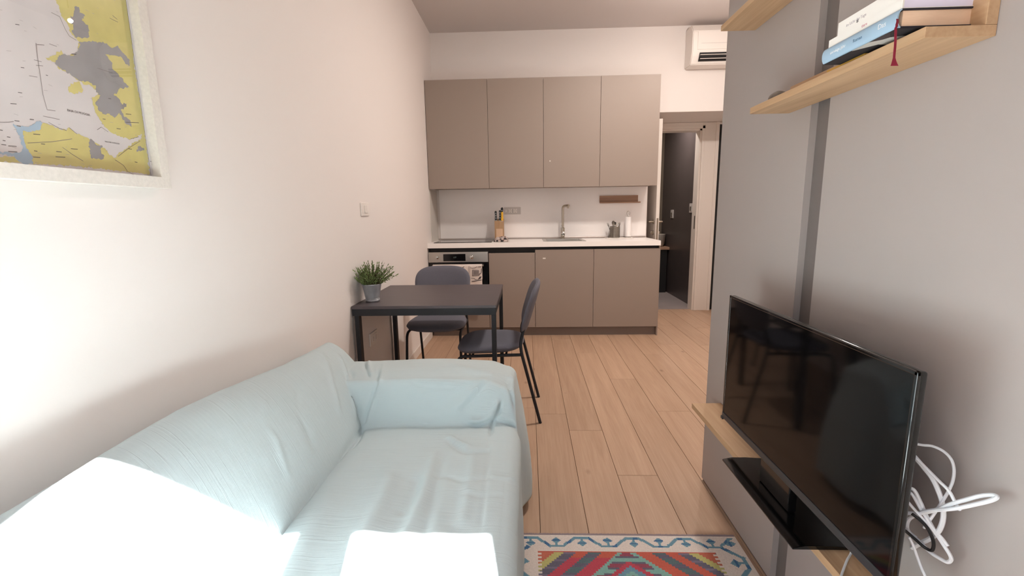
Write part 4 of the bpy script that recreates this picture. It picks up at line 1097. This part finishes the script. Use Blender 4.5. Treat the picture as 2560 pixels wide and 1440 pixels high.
# ------------------------------------------------------------------ dining table
tb = thing('dining_table', (0.41, 2.83, 0), 'dark brown rectangular dining table with black steel frame against the left wall', 'table')
TX0, TX1, TY0, TY1 = 0.004, 0.820, 2.462, 3.205
ZTB = 0.752
box('tabletop', (TX0, TX1, TY0, TY1, ZTB - 0.017, ZTB), TABLETOP, tb, bevel=0.0015)
bm = bmesh.new()
zr0, zr1 = ZTB - 0.056, ZTB - 0.0175
bm_box(bm, TX0 + 0.003, TX1 - 0.003, TY0 + 0.003, TY0 + 0.023, zr0, zr1)
bm_box(bm, TX0 + 0.003, TX1 - 0.003, TY1 - 0.023, TY1 - 0.003, zr0, zr1)
bm_box(bm, TX0 + 0.003, TX0 + 0.023, TY0 + 0.023, TY1 - 0.023, zr0, zr1)
bm_box(bm, TX1 - 0.023, TX1 - 0.003, TY0 + 0.023, TY1 - 0.023, zr0, zr1)
obj('table_frame', bm, BLACKM, tb)
for lx in (TX0 + 0.014, TX1 - 0.028):
    for ly in (TY0 + 0.003, TY1 - 0.043):
        box('leg', (lx, lx + 0.025, ly, ly + 0.04, 0.0, zr0 - 0.0005), BLACKM, tb, bevel=0.001)

# ------------------------------------------------------------------ chairs
def pad(fn, nu, nv, th):
    """closed cushion from a 2D superellipse shape mapped through fn(u,v,w)"""
    bm = bmesh.new()
    rings = []
    for side in (1, -1):
        for k, (s_, w_) in enumerate(((0.0, 1.0), (0.35, 0.99), (0.7, 0.93), (0.88, 0.78), (0.96, 0.5), (1.0, 0.0)) if side > 0 else ((0.96, -0.5), (0.88, -0.78), (0.7, -0.9), (0.35, -0.95), (0.0, -0.96))):
            if s_ == 0.0:
                rings.append([bm.verts.new(fn(0, 0, w_ * th))])
                continue
            ring_ = []
            for i in range(nu):
                a = 2 * PI * i / nu
                ca, sa = math.cos(a), math.sin(a)
                ex = 2 / nv
                u = math.copysign(abs(ca) ** ex, ca) * s_
                v = math.copysign(abs(sa) ** ex, sa) * s_
                ring_.append(bm.verts.new(fn(u, v, w_ * th)))
            rings.append(ring_)
    for a, b in zip(rings, rings[1:]):
        if len(a) == 1:
            for i in range(nu): bm.faces.new((a[0], b[i], b[(i + 1) % nu]))
        elif len(b) == 1:
            for i in range(nu): bm.faces.new((a[i], a[(i + 1) % nu], b[0]))
        else:
            for i in range(nu): bm.faces.new((a[i], a[(i + 1) % nu], b[(i + 1) % nu], b[i]))
    return bm

def make_chair(loc, rotz, lab):
    # local frame: chair faces +Y(front), back at -Y, centre of seat at origin
    c = thing('dining_chair', loc, lab, 'chair', 'slate grey dining chairs', rotz=rotz)
    def seat(u, v, w):
        x = u * (0.212 + 0.018 * v); y = v * 0.205
        return (x, y, 0.458 + w + 0.010 * v * v * (1 if v < 0 else -1.2) + 0.004 * u * u)
    obj('seat', pad(seat, 56, 3.2, 0.029), FABRIC, c, smooth=True, angle=60)
    def back(u, v, w):
        x = u * (0.218 + 0.008 * v); zz = 0.690 + v * 0.158
        t_ = zz - 0.53
        y = -0.205 - t_ * 0.30 - w + 0.030 * u * u * 1.0
        return (x, y, zz)
    obj('backrest', pad(back, 56, 3.2, 0.020), FABRIC, c, smooth=True, angle=60)
    r = 0.0095
    for s_ in (-1, 1):
        bm = bmesh.new()
        bm_tube(bm, fillet([(s_ * 0.195, -0.300, 0.0), (s_ * 0.190, -0.190, 0.445), (s_ * 0.185, -0.186, 0.50), (s_ * 0.150, -0.210, 0.590)], 0.04), r, 12)
        obj('rear_leg', bm, BLACKM, c, smooth=True)
        bm = bmesh.new()
        bm_tube(bm, fillet([(s_ * 0.190, -0.188, 0.428), (s_ * 0.190, 0.185, 0.420), (s_ * 0.200, 0.225, 0.0)], 0.045, 8), r, 12)
        obj('front_leg', bm, BLACKM, c, smooth=True)
    bm = bmesh.new()
    bm_tube(bm, [(-0.150, -0.210, 0.590), (0.150, -0.210, 0.590)], r, 12)
    obj('backrest_bar', bm, BLACKM, c, smooth=True)
    for yy in (-0.10, 0.10):
        bm = bmesh.new(); bm_tube(bm, [(-0.185, yy, 0.424), (0.185, yy, 0.424)], 0.007, 10)
        obj('seat_bar', bm, BLACKM, c, smooth=True)
    for o_ in c.children:
        o_.matrix_parent_inverse = Matrix.Identity(4)
    return c
make_chair((0.325, 3.285, 0), PI, 'slate grey chair behind the table, its back to the oven')
make_chair((0.765, 2.765, 0), PI / 2, 'slate grey chair pulled up to the right side of the table, seen from the side')

# ------------------------------------------------------------------ potted plant
PX, PY, PZ = 0.078, 2.610, ZTB + 0.0006
pp = thing('potted_plant', (PX, PY, PZ), 'small green bushy plant in a zinc pot on the table', 'plant')
bm = bmesh.new()
bm_lathe(bm, [(0.036, 0), (0.040, 0.002), (0.042, 0.010), (0.0405, 0.013), (0.0415, 0.018), (0.0405, 0.020), (0.055, 0.100), (0.0575, 0.103), (0.0565, 0.106), (0.0535, 0.104), (0.040, 0.022), (0.004, 0.021)], (PX, PY, PZ), 48)
obj('pot', bm, ZINC, pp, smooth=True, angle=30)
bm = bmesh.new(); bm_lathe(bm, [(0.050, 0.085), (0.048, 0.092), (0.01, 0.096)], (PX, PY, PZ), 24)
obj('soil', bm, SOIL, pp)
rnd = random.Random(11)
sb, lb = bmesh.new(), bmesh.new()
for k in range(150):
    az = rnd.uniform(0, 2 * PI); el = rnd.uniform(0.05, 1.0) ** 0.8
    lean = el * 1.05
    L = rnd.uniform(0.10, 0.165) * (1.0 - 0.10 * el)
    d_ = Vector((math.sin(lean) * math.cos(az), math.sin(lean) * math.sin(az), math.cos(lean)))
    if d_.x < 0: d_.x *= 0.66
    else: d_.x *= 1.12
    b0 = Vector((PX, PY, PZ + 0.092)) + Vector((d_.x, d_.y, 0)) * 0.040
    path = [b0, b0 + d_ * L * 0.5 + Vector((0, 0, 0.004)), b0 + d_ * L + Vector((0, 0, -0.006 * el))]
    bm_tube(sb, path, [0.0012, 0.001, 0.0006], 4)
    nl = 11
    for q in range(nl):
        t_ = 0.22 + 0.80 * q / nl
        p0 = path[0].lerp(path[2], min(t_, 1))
        a2 = q * 2.4 + k
        s1 = d_.cross(Vector((0.3, 0.2, 1))).normalized(); s2 = d_.cross(s1)
        out = (s1 * math.cos(a2) + s2 * math.sin(a2))
        ld = (out * 0.75 + d_ * 0.9).normalized() if q < nl - 1 else d_
        ll = rnd.uniform(0.012, 0.021)
        wv = ld.cross(d_ if q < nl - 1 else s1)
        if wv.length < 1e-3: wv = s1.copy()
        wv = wv.normalized() * rnd.uniform(0.0024, 0.0040)
        vs = [lb.verts.new(v_) for v_ in (p0, p0 + ld * ll * 0.45 + wv, p0 + ld * ll, p0 + ld * ll * 0.45 - wv)]
        lb.faces.new(vs)
for v_ in list(sb.verts) + list(lb.verts):
    v_.co.x = max(v_.co.x, 0.003)
obj('stem', sb, STEM, pp, kind='stuff')
obj('leaf', lb, LEAF, pp, kind='stuff')

# ------------------------------------------------------------------ switch and socket on the left wall
sw = thing('light_switch', (0.0, 2.783, 1.291), 'white double rocker light switch on the left wall above the plant', 'switch')
box('plate', (0.0004, 0.010, 2.720, 2.848, 1.251, 1.331), PLASTW, sw, bevel=0.003)
for y0 in (2.762, 2.787):
    box('rocker', (0.0102, 0.016, y0, y0 + 0.022, 1.268, 1.315), PLASTW, sw, bevel=0.0015)
so = thing('wall_socket', (0.0, 2.787, 0.478), 'white wall socket low on the left wall under the table', 'socket')
box('plate', (0.0004, 0.009, 2.716, 2.858, 0.437, 0.520), PLASTW, so, bevel=0.002)
for y0 in (2.745, 2.795):
    box('socket_insert', (0.0092, 0.012, y0, y0 + 0.038, 0.452, 0.505), PLASTW, so, bevel=0.001)
bm = bmesh.new()
for y0 in (2.764, 2.814):
    for dz in (-0.01, 0, 0.01): bm_lathe(bm, [(0.0025, 0), (0.0025, 0.0006)], (0.0121, y0, 0.4785 + dz), 8, 'X')
obj('socket_hole', bm, HOLE, so, kind='stuff')

# ------------------------------------------------------------------ framed map
FR = thing('framed_map', (0.0, 0.75, 1.34), 'large framed coastal map in a pale linen frame on the left wall', 'picture')
fy0, fy1, fz0, fz1 = 0.22, 1.2262, 1.3380, 2.34
bm = bmesh.new()
wd = 0.0285
bm_box(bm, 0.0004, 0.035, fy0, fy1, fz0, fz0 + wd)
bm_box(bm, 0.0004, 0.035, fy0, fy1, fz1 - wd, fz1)
bm_box(bm, 0.0004, 0.035, fy0, fy0 + wd, fz0 + wd, fz1 - wd)
bm_box(bm, 0.0004, 0.035, fy1 - wd, fy1, fz0 + wd, fz1 - wd)
obj('frame', bm, LINEN, FR)
bm = bmesh.new(); bm_box(bm, 0.0005, 0.011, fy0 + 0.01, fy1 - 0.01, fz0 + 0.01, fz1 - 0.01)
mp_ = obj('map_sheet', bm, mat('map_sea_paper', (212, 206, 206), 0.6, var=0.05, scale=9), FR)
MC = {'yellow': mat('map_yellow', (208, 196, 120), 0.6, var=0.06, scale=30), 'grey': mat('map_grey', (146, 144, 146), 0.6, var=0.08, scale=25), 'blue': mat('map_blue', (158, 182, 202), 0.6)}
def rough_poly(pts, amp, seed):
    out = []
    n = len(pts)
    for i in range(n):
        a = Vector(pts[i]); b = Vector(pts[(i + 1) % n])
        L = (b - a).length
        k = max(1, int(L / 0.0028))
        nrm = Vector((-(b - a).y, (b - a).x)) / (L or 1)
        for j in range(k):
            p = a.lerp(b, j / k)
            q = noise.noise(Vector((p.x * 210, p.y * 210, seed))) * amp * (1 if L < 0.3 else 0)
            out.append(p + nrm * q)
    return out
from mathutils.geometry import tessellate_polygon
lay = {}
for i, (k, (c_, l_, pts)) in enumerate(MAP_POLYS.items()):
    rp = rough_poly(pts, 0.0045, i)
    # beyond the visible corner the land simply goes on; clip to the sheet
    vs = [Vector((0.0112 + 0.0002 * l_, min(max(p.x, fy0 + wd), fy1 - wd - 0.001), min(max(p.y, fz0 + wd), fz1 - wd))) for p in rp]
    tr_ = tessellate_polygon([[Vector((v_.y, v_.z, 0)) for v_ in vs]])
    me = bpy.data.meshes.new('land')
    me.from_pydata([tuple(v_) for v_ in vs], [], [tuple(t_) for t_ in tr_])
    o = obj({'yellow': 'land_print', 'grey': 'town_print', 'blue': 'shoal_print'}[c_], me, MC[c_], mp_)
    o.matrix_parent_inverse = Matrix.Identity(4)
# land further up the sheet, outside the photo
YX = lambda pts: pts
me = bpy.data.meshes.new('land')
up_ = [(1.0041, 1.7221), (0.985, 1.80), (0.93, 1.95), (0.80, 2.10), (0.62, 2.20), (0.55, 2.31), (1.19, 2.31), (1.19, 1.7)]
vs = [(0.0113, y, z) for y, z in up_]
me.from_pydata(vs, [], [tuple(t_) for t_ in tessellate_polygon([[Vector((y, z, 0)) for y, z in up_]])])
obj('land_print', me, MC['yellow'], mp_).matrix_parent_inverse = Matrix.Identity(4)
def ink_lines(lines, w_, x):
    bm = bmesh.new()
    for ln in lines:
        for (ay, az), (by_, bz_) in zip(ln, ln[1:]):
            dy, dz = by_ - ay, bz_ - az
            L = math.hypot(dy, dz) or 1
            ny, nz = -dz / L * w_ / 2, dy / L * w_ / 2
            bm.faces.new([bm.verts.new(q) for q in ((x, ay + ny, az + nz), (x, by_ + ny, bz_ + nz), (x, by_ - ny, bz_ - nz), (x, ay - ny, az - nz))])
    return bm
MINK = mat('map_ink', (120, 112, 112), 0.7)
MINKD = mat('map_ink_dark', (72, 66, 68), 0.7)
obj('coast_line', ink_lines(MAP_LINES, 0.0010, 0.0118), MINK, mp_, kind='stuff').matrix_parent_inverse = Matrix.Identity(4)
obj('place_name', ink_lines(MAP_DASHES, 0.0013, 0.0119), MINKD, mp_, kind='stuff').matrix_parent_inverse = Matrix.Identity(4)
rr = random.Random(3)
dots = []
for k in range(420):
    y = rr.uniform(fy0 + 0.03, fy1 - 0.04); z = rr.uniform(fz0 + 0.035, fz1 - 0.04)
    a = rr.uniform(-0.35, 0.35); L = rr.uniform(0.002, 0.009)
    dots.append([(y, z), (y + L * math.cos(a), z + L * math.sin(a))])
obj('sounding_marks', ink_lines(dots, 0.0006, 0.0117), mat('map_ink_faint', (166, 156, 158), 0.7), mp_, kind='stuff').matrix_parent_inverse = Matrix.Identity(4)
obj('border_line', ink_lines([[(fy1 - wd - 0.0075, fz0 + wd), (fy1 - wd - 0.0075, fz1 - wd)]], 0.0008, 0.0119), MINKD, mp_).matrix_parent_inverse = Matrix.Identity(4)
def map_text(body, size, p):
    mw = Matrix.Translation((0.0119, p[0], p[1])) @ Matrix(((0, 0, 1, 0), (1, 0, 0, 0), (0, 1, 0, 0), (0, 0, 0, 1)))
    o = text_obj('map_lettering', body, size, MINKD, mp_, mw, 0.0001)
    o.matrix_parent_inverse = Matrix.Identity(4)
map_text('BAIA DI MUGGIA', 0.0068, MAP_TEXT[0][0])
map_text('VALLONE DI MUGGIA', 0.0040, MAP_TEXT[1][0])
box('mount_strip', (0.0112, 0.0116, fy1 - wd - 0.0072, fy1 - wd - 0.0002, fz0 + wd, fz1 - wd), mat('map_margin', (220, 214, 214), 0.7), FR)
box('glazing', (0.0135, 0.0150, fy0 + wd, fy1 - wd, fz0 + wd, fz1 - wd), GLASS, FR)

# ------------------------------------------------------------------ kilim rug
RX0, RX1, RY0, RY1 = 0.915, 1.790, 0.0, 1.600
C_ = {k: srgb(*v)[:3] + (1,) for k, v in dict(w=(226, 214, 204), b=(110, 150, 168), d=(70, 112, 150), r=(196, 96, 78), k=(190, 74, 88), y=(190, 184, 118), s=(104, 100, 116), g=(92, 112, 116), t=(132, 176, 166), m=(150, 76, 92), e=(196, 110, 88), u=(126, 116, 134)).items()}
U = 0.0045
def rug_col(i, j):
    a = (i + 0.5) * U; b = (j + 0.5) * U      # from the right edge, from the far edge
    W_, L_ = RX1 - RX0, RY1 - RY0
    aa = min(a, W_ - a); bb = min(b, L_ - b)
    bw_a, bw_b = 0.110, 0.086
    if aa < bw_a or bb < bw_b:
        if bb / bw_b <= aa / bw_a: s_, t_ = a - 0.005, bb
        else: s_, t_ = b + 0.06, aa * bw_b / bw_a
        per = 0.1965
        q = (s_ % per) / per
        tri = 1 - abs(2 * q - 1)
        hgt = 0.015 + 0.043 * min(max((tri * 2 - 0.5), 0), 1)
        diag = 0.0085 if 0.25 < tri < 0.75 else 0.0058
        if abs(t_ - hgt) < diag: return C_['d'] if int(s_ / 0.017) % 5 == 2 else C_['b']
        for cq, ch, sg in ((0.5, 0.028, 1), (0.0, 0.044, -1), (1.0, 0.044, -1)):
            dx = abs(q - cq) * per; dz = abs(t_ - ch)
            if dx / 0.019 + dz / 0.017 < 1: return C_['d'] if -0.004 < (t_ - ch) < 0.0025 else C_['b']
            if dx < 0.0045 and 0 < (t_ - ch) * sg < 0.024: return C_['b']
        return C_['w']
    a -= bw_a; b -= bw_b
    W_ -= 2 * bw_a; L_ -= 2 * bw_b
    if min(a, W_ - a) < 0.012 and (int(b / 0.009) % 2): return C_['w']
    if b < 0.006 or L_ - b < 0.006: return C_['r']
    P_ = 0.70
    bp = (b - 0.004) % P_
    bq = bp if bp < P_ / 2 else P_ - bp
    bq = int(bq / 0.009) * 0.009                 # stepped weave
    off = abs(a - W_ / 2 - 0.0)
    dist = off - (0.037 + bq * 1.0)
    st = int(round(bq / 0.009))
    if dist < 0:
        if bq > 0.040 and off < (bq - 0.036) * 1.15:
            z_ = int(((bq - 0.036) * 1.15 - off) / 0.026)
            return [C_['k'], C_['b'], C_['t'], C_['m'], C_['d'], C_['e']][z_ % 6]
        w_in = 0.037 + bq - off
        if st % 3 == 2 and w_in > 0.010: return C_['s'] if off < 0.03 + bq * 0.7 else C_['t']
        return C_['m'] if (st % 6 < 2 and w_in > 0.022) else C_['t']
    seq = [('r', 0.058), ('g', 0.050), ('r', 0.043), ('s', 0.043), ('y', 0.036), ('e', 0.060), ('g', 0.04)]
    acc = dist % sum(w for _, w in seq)
    for nm, w_ in seq:
        if acc < w_:
            if nm == 'r' and (b > 0.03 and a > W_ / 2): nm = 'k'
            if nm == 'g' and st % 5 in (1, 2): nm = 's'
            if nm == 's' and st % 4 == 0: nm = 'u'
            return C_[nm]
        acc -= w_
    return C_['r']
nu = int((RX1 - RX0) / U); nv = int((RY1 - RY0) / U)
def rug_pt(i, j):
    x = RX1 - i * U; y = RY1 - j * U
    return (x, y, 0.0065 + 0.0007 * noise.noise(Vector((x * 9, y * 9, 0))))
rg = thing('kilim_rug', (1.2, 0.6, 0), 'patterned red and blue kilim rug with a pale border on the floor', 'rug')
o = obj('woven_field', grid_mesh('rug', nu, nv, rug_pt, rug_col), attr_mat('kilim_wool', 0.95, 0.5, 'Y'), rg)
o.modifiers.new('s', 'SOLIDIFY').thickness = 0.005
bm = bmesh.new()
for k in range(260):
    x = RX1 - 0.002 - k * (RX1 - RX0) / 261
    bm_box(bm, x - 0.0022, x + 0.0016, RY1 + 0.0005, RY1 + 0.010 + 0.004 * rr.random(), 0.0006, 0.0050)
obj('fringe', bm, mat('fringe_grey', (150, 136, 140), 0.95), rg, kind='stuff')

# ------------------------------------------------------------------ sofa under a throw
SFX, SFY0, SFY1 = 0.955, 0.10, 2.0
sf = thing('sofa', (0.5, 1.05, 0), 'two seat sofa hidden beneath the pale mint throw', 'sofa')
bm = bm_box(bmesh.new(), 0.03, 0.925, SFY0 + 0.05, SFY1 - 0.03, 0.06, 0.30, 0.01)
obj('sofa_base', bm, SOFAF, sf)
bm = bm_box(bmesh.new(), 0.26, 0.925, SFY0 + 0.33, SFY1 - 0.35, 0.302, 0.400, 0.02, 3)
obj('seat_cushion', bm, SOFAF, sf, smooth=True)
bm = bmesh.new(); bm_prism(bm, [(0.03, 0.302), (0.25, 0.302), (0.20, 0.50), (0.135, 0.66), (0.05, 0.66)], 'Y', SFY0 + 0.06, SFY1 - 0.09)
bmesh.ops.bevel(bm, geom=list(bm.edges), offset=0.012, segments=2, affect='EDGES')
obj('backrest', bm, SOFAF, sf, smooth=True)
for y0, y1 in ((SFY0 + 0.06, SFY0 + 0.30), (SFY1 - 0.24, SFY1 - 0.05)):
    bm = bm_box(bmesh.new(), 0.30, 0.885, y0, y1, 0.302, 0.555, 0.03, 3)
    obj('armrest', bm, SOFAF, sf, smooth=True)
for lx in (0.07, 0.86):
    for ly in (SFY0 + 0.1, SFY1 - 0.12):
        zl = 0.0
        bm = bmesh.new(); bm_lathe(bm, [(0.018, zl), (0.024, 0.0595)], (lx, ly, 0), 16)
        obj('leg', bm, WALN, sf, smooth=True)

def sstep(a, b, x):
    t_ = min(max((x - a) / (b - a), 0), 1)
    return t_ * t_ * (3 - 2 * t_)
def smax(a, b, k):
    h_ = max(k - abs(a - b), 0) / k
    return max(a, b) + h_ * h_ * k * 0.25
def back_z(x, y):
    crest = 0.715 + 0.065 * sstep(1.95, 0.85, y) + 0.006 * math.sin(y * 7)
    foot = 0.335 + 0.01 * math.sin(y * 5)
    xc = 0.115
    if x < xc:
        z = crest - 0.20 * ((xc - x) / xc) ** 1.8
    else:
        t_ = (x - xc) / (foot - xc)
        z = 0.40 + (crest - 0.40) * (1 - min(t_, 1.3) ** 1.75) if t_ < 1 else 0.40 - 0.8 * (x - foot)
    # end of the back rounds down over the arm
    z -= 0.25 * max(0, (y - 1.90) / 0.12) ** 2 + 0.05 * sstep(1.6, 2.0, y)
    z += 0.05 * sstep(1.6, 2.0, y) * 0.7
    return z
def arm_z(x, y):
    a = sstep(1.625, 1.745, y)
    z = 0.36 + 0.235 * a + 0.018 * sstep(1.74, 1.83, y) - 0.028 * max(0, (y - 1.90) / 0.1) ** 2
    z -= 0.030 * sstep(0.82, 0.95, x) ** 1.5 + 0.006 * math.sin(x * 8)
    b = sstep(0.475, 0.355, y)
    z2 = 0.36 + 0.25 * b
    return max(z, z2)
def seat_z(x, y):
    z = 0.424 + 0.006 * math.cos((x - 0.62) * 3.0) - 0.020 * sstep(0.90, 0.96, x) ** 2 - 0.012 * sstep(0.42, 0.30, x)
    z += 0.004 * noise.noise(Vector((x * 7, y * 2.2, 1.0))) + 0.003 * math.sin(x * 38 + y * 5) * sstep(1.55, 1.2, y)
    return z
def hfield(x, y):
    z = smax(seat_z(x, y), arm_z(x, y), 0.030)
    b_ = back_z(x, y)
    d_ = abs(z - b_)
    z = smax(z, b_, 0.006)
    if b_ < 0.5: z -= 0.012 * math.exp(-(d_ / 0.012) ** 2)
    return z
def axis(lo, hi, dense, ds=0.009, dd=0.0035):
    out = [lo]
    while out[-1] < hi:
        c_ = out[-1]
        st = dd if any(a <= c_ <= b for a, b in dense) else ds
        out.append(min(c_ + st, hi))
    return out
RE = 0.045          # edge rounding
xs = axis(0.018, 0.92, [(0.20, 0.36), (0.86, 0.95)], 0.007)
ys = axis(0.16, 1.955, [(1.60, 1.78), (1.90, 1.96)], 0.008)
DN = 54
ex = [0.42 * (k / DN) for k in range(1, DN + 1)]
A_ = [(x, 0.0) for x in xs] + [(xs[-1], e_) for e_ in ex]
B_ = [(ys[0], -e_) for e_ in reversed(ex[::3])] + [(y, 0.0) for y in ys] + [(ys[-1], e_) for e_ in ex]
fold_data = []
for pts, w_, amp in FOLDS:
    P_ = smooth_path(pts, 3)
    lo = [min(p[k] for p in P_) - 3 * w_ - 0.03 for k in range(3)]; hi = [max(p[k] for p in P_) + 3 * w_ + 0.03 for k in range(3)]
    fold_data.append((P_, w_, amp, lo, hi))
def throw_pt(A, B):
    x, ea = A; y, eb = B
    z = hfield(x, y)
    e_ = math.hypot(ea, eb)
    if e_ > 0:
        dx, dy = ea / e_, eb / e_
        s_ = e_ / 0.42
        L = z - 0.045
        # rounded shoulder then hang
        arc = min(e_ / 0.42 * (L + 0.02), L + 0.02)
        q = RE * PI / 2
        if arc < q:
            t_ = arc / RE
            out, dn = RE * math.sin(t_), RE * (1 - math.cos(t_))
        else:
            out, dn = RE, RE + (arc - q)
        hang = max(0, arc - q)
        ph = (y * 17 + x * 23)
        if eb > 0 and ea > 0: ph += math.atan2(eb, ea) * 5
        flare = 0.020 * hang * 1.0 + 0.010 * hang * 3 * math.sin(ph) * 0.5
        near_corner = sstep(1.66, 1.80, y) * (1 if ea > 0 else 0)
        flare += near_corner * (0.050 * math.sin(min(hang / 0.50, 1) * PI * 0.62))
        out += flare
        x += dx * out; y += dy * out; z -= dn
    x -= 0.022 * sstep(1.60, 1.74, B[0]) * sstep(0.6, 0.92, A[0])
    return Vector((x, y, z))
nA, nB = len(A_), len(B_)
P = [[throw_pt(a, b) for a in A_] for b in B_]
verts = []
for j in range(nB):
    for i in range(nA):
        p = P[j][i]
        du = P[j][min(i + 1, nA - 1)] - P[j][max(i - 1, 0)]
        dv = P[min(j + 1, nB - 1)][i] - P[max(j - 1, 0)][i]
        nrm = du.cross(dv)
        if nrm.length < 1e-12: nrm = Vector((0, 0, 1))
        nrm.normalize()
        off = 0.0022 * noise.noise(p * 9.0) + 0.0009 * noise.noise(p * 26.0)
        for P_, w_, amp, lo, hi in fold_data:
            if all(lo[k] < p[k] < hi[k] for k in range(3)):
                m_ = 1e9; tt = 0
                for k in range(len(P_) - 1):
                    a, b = P_[k], P_[k + 1]
                    ab = b - a
                    t_ = min(max((p - a).dot(ab) / max(ab.length_squared, 1e-9), 0), 1)
                    d2 = (p - a - ab * t_).length
                    if d2 < m_: m_ = d2; tt = (k + t_) / (len(P_) - 1)
                off += amp * math.exp(-(m_ / w_) ** 2) * min(1, min(tt, 1 - tt) * 6 + 0.15)
        q = p + nrm * off
        if q.x < 0.012: q.x = 0.012
        verts.append(tuple(q))
faces = [(j * nA + i, j * nA + i + 1, (j + 1) * nA + i + 1, (j + 1) * nA + i) for j in range(nB - 1) for i in range(nA - 1)]
me = bpy.data.meshes.new('throw')
me.from_pydata(verts, [], faces)
# linen shader: weave + slub threads
nt = THROW.node_tree; b = nt.nodes['Principled BSDF']
tcn = nt.nodes.new('ShaderNodeTexCoord')
def wave(direction, scale, dist):
    w_ = nt.nodes.new('ShaderNodeTexWave'); w_.bands_direction = direction
    w_.inputs['Scale'].default_value = scale; w_.inputs['Distortion'].default_value = dist
    nt.links.new(tcn.outputs['Object'], w_.inputs['Vector'])
    return w_
w1 = wave('X', 240, 2.0); w2 = wave('Y', 240, 2.0)
ns = nt.nodes.new('ShaderNodeTexNoise'); ns.inputs['Scale'].default_value = 7; ns.inputs['Detail'].default_value = 6
mpn = nt.nodes.new('ShaderNodeMapping'); mpn.inputs['Scale'].default_value = (1.0, 14.0, 3.0)
nt.links.new(tcn.outputs['Object'], mpn.inputs[0]); nt.links.new(mpn.outputs[0], ns.inputs['Vector'])
def math_(op, a, b_):
    n_ = nt.nodes.new('ShaderNodeMath'); n_.operation = op
    for k, v_ in enumerate((a, b_)):
        if isinstance(v_, (int, float)): n_.inputs[k].default_value = v_
        else: nt.links.new(v_, n_.inputs[k])
    return n_.outputs[0]
hsum = math_('ADD', math_('MULTIPLY', w1.outputs['Fac'], 0.10), math_('MULTIPLY', w2.outputs['Fac'], 0.10))
hsum = math_('ADD', hsum, math_('MULTIPLY', ns.outputs['Fac'], 0.9))
mt = nt.nodes.new('ShaderNodeMapping'); mt.inputs['Scale'].default_value = (3.5, 95.0, 2.5)
nt.links.new(tcn.outputs['Object'], mt.inputs[0])
n3 = nt.nodes.new('ShaderNodeTexNoise'); n3.inputs['Scale'].default_value = 1.0; n3.inputs['Detail'].default_value = 2
nt.links.new(mt.outputs[0], n3.inputs['Vector'])
mr3 = nt.nodes.new('ShaderNodeMapRange'); mr3.inputs['From Min'].default_value = 0.60; mr3.inputs['From Max'].default_value = 0.68
nt.links.new(n3.outputs['Fac'], mr3.inputs['Value'])
hsum = math_('ADD', hsum, math_('MULTIPLY', mr3.outputs[0], 0.55))
bp = nt.nodes.new('ShaderNodeBump'); bp.inputs['Strength'].default_value = 0.45; bp.inputs['Distance'].default_value = 0.003
nt.links.new(hsum, bp.inputs['Height']); nt.links.new(bp.outputs[0], b.inputs['Normal'])
o = obj('sofa_throw', me, THROW, None, smooth=True, angle=170, label='pale mint linen throw draped over the whole sofa, sunlit at the near end', cat='throw')
o.modifiers.new('s', 'SOLIDIFY').thickness = 0.0015
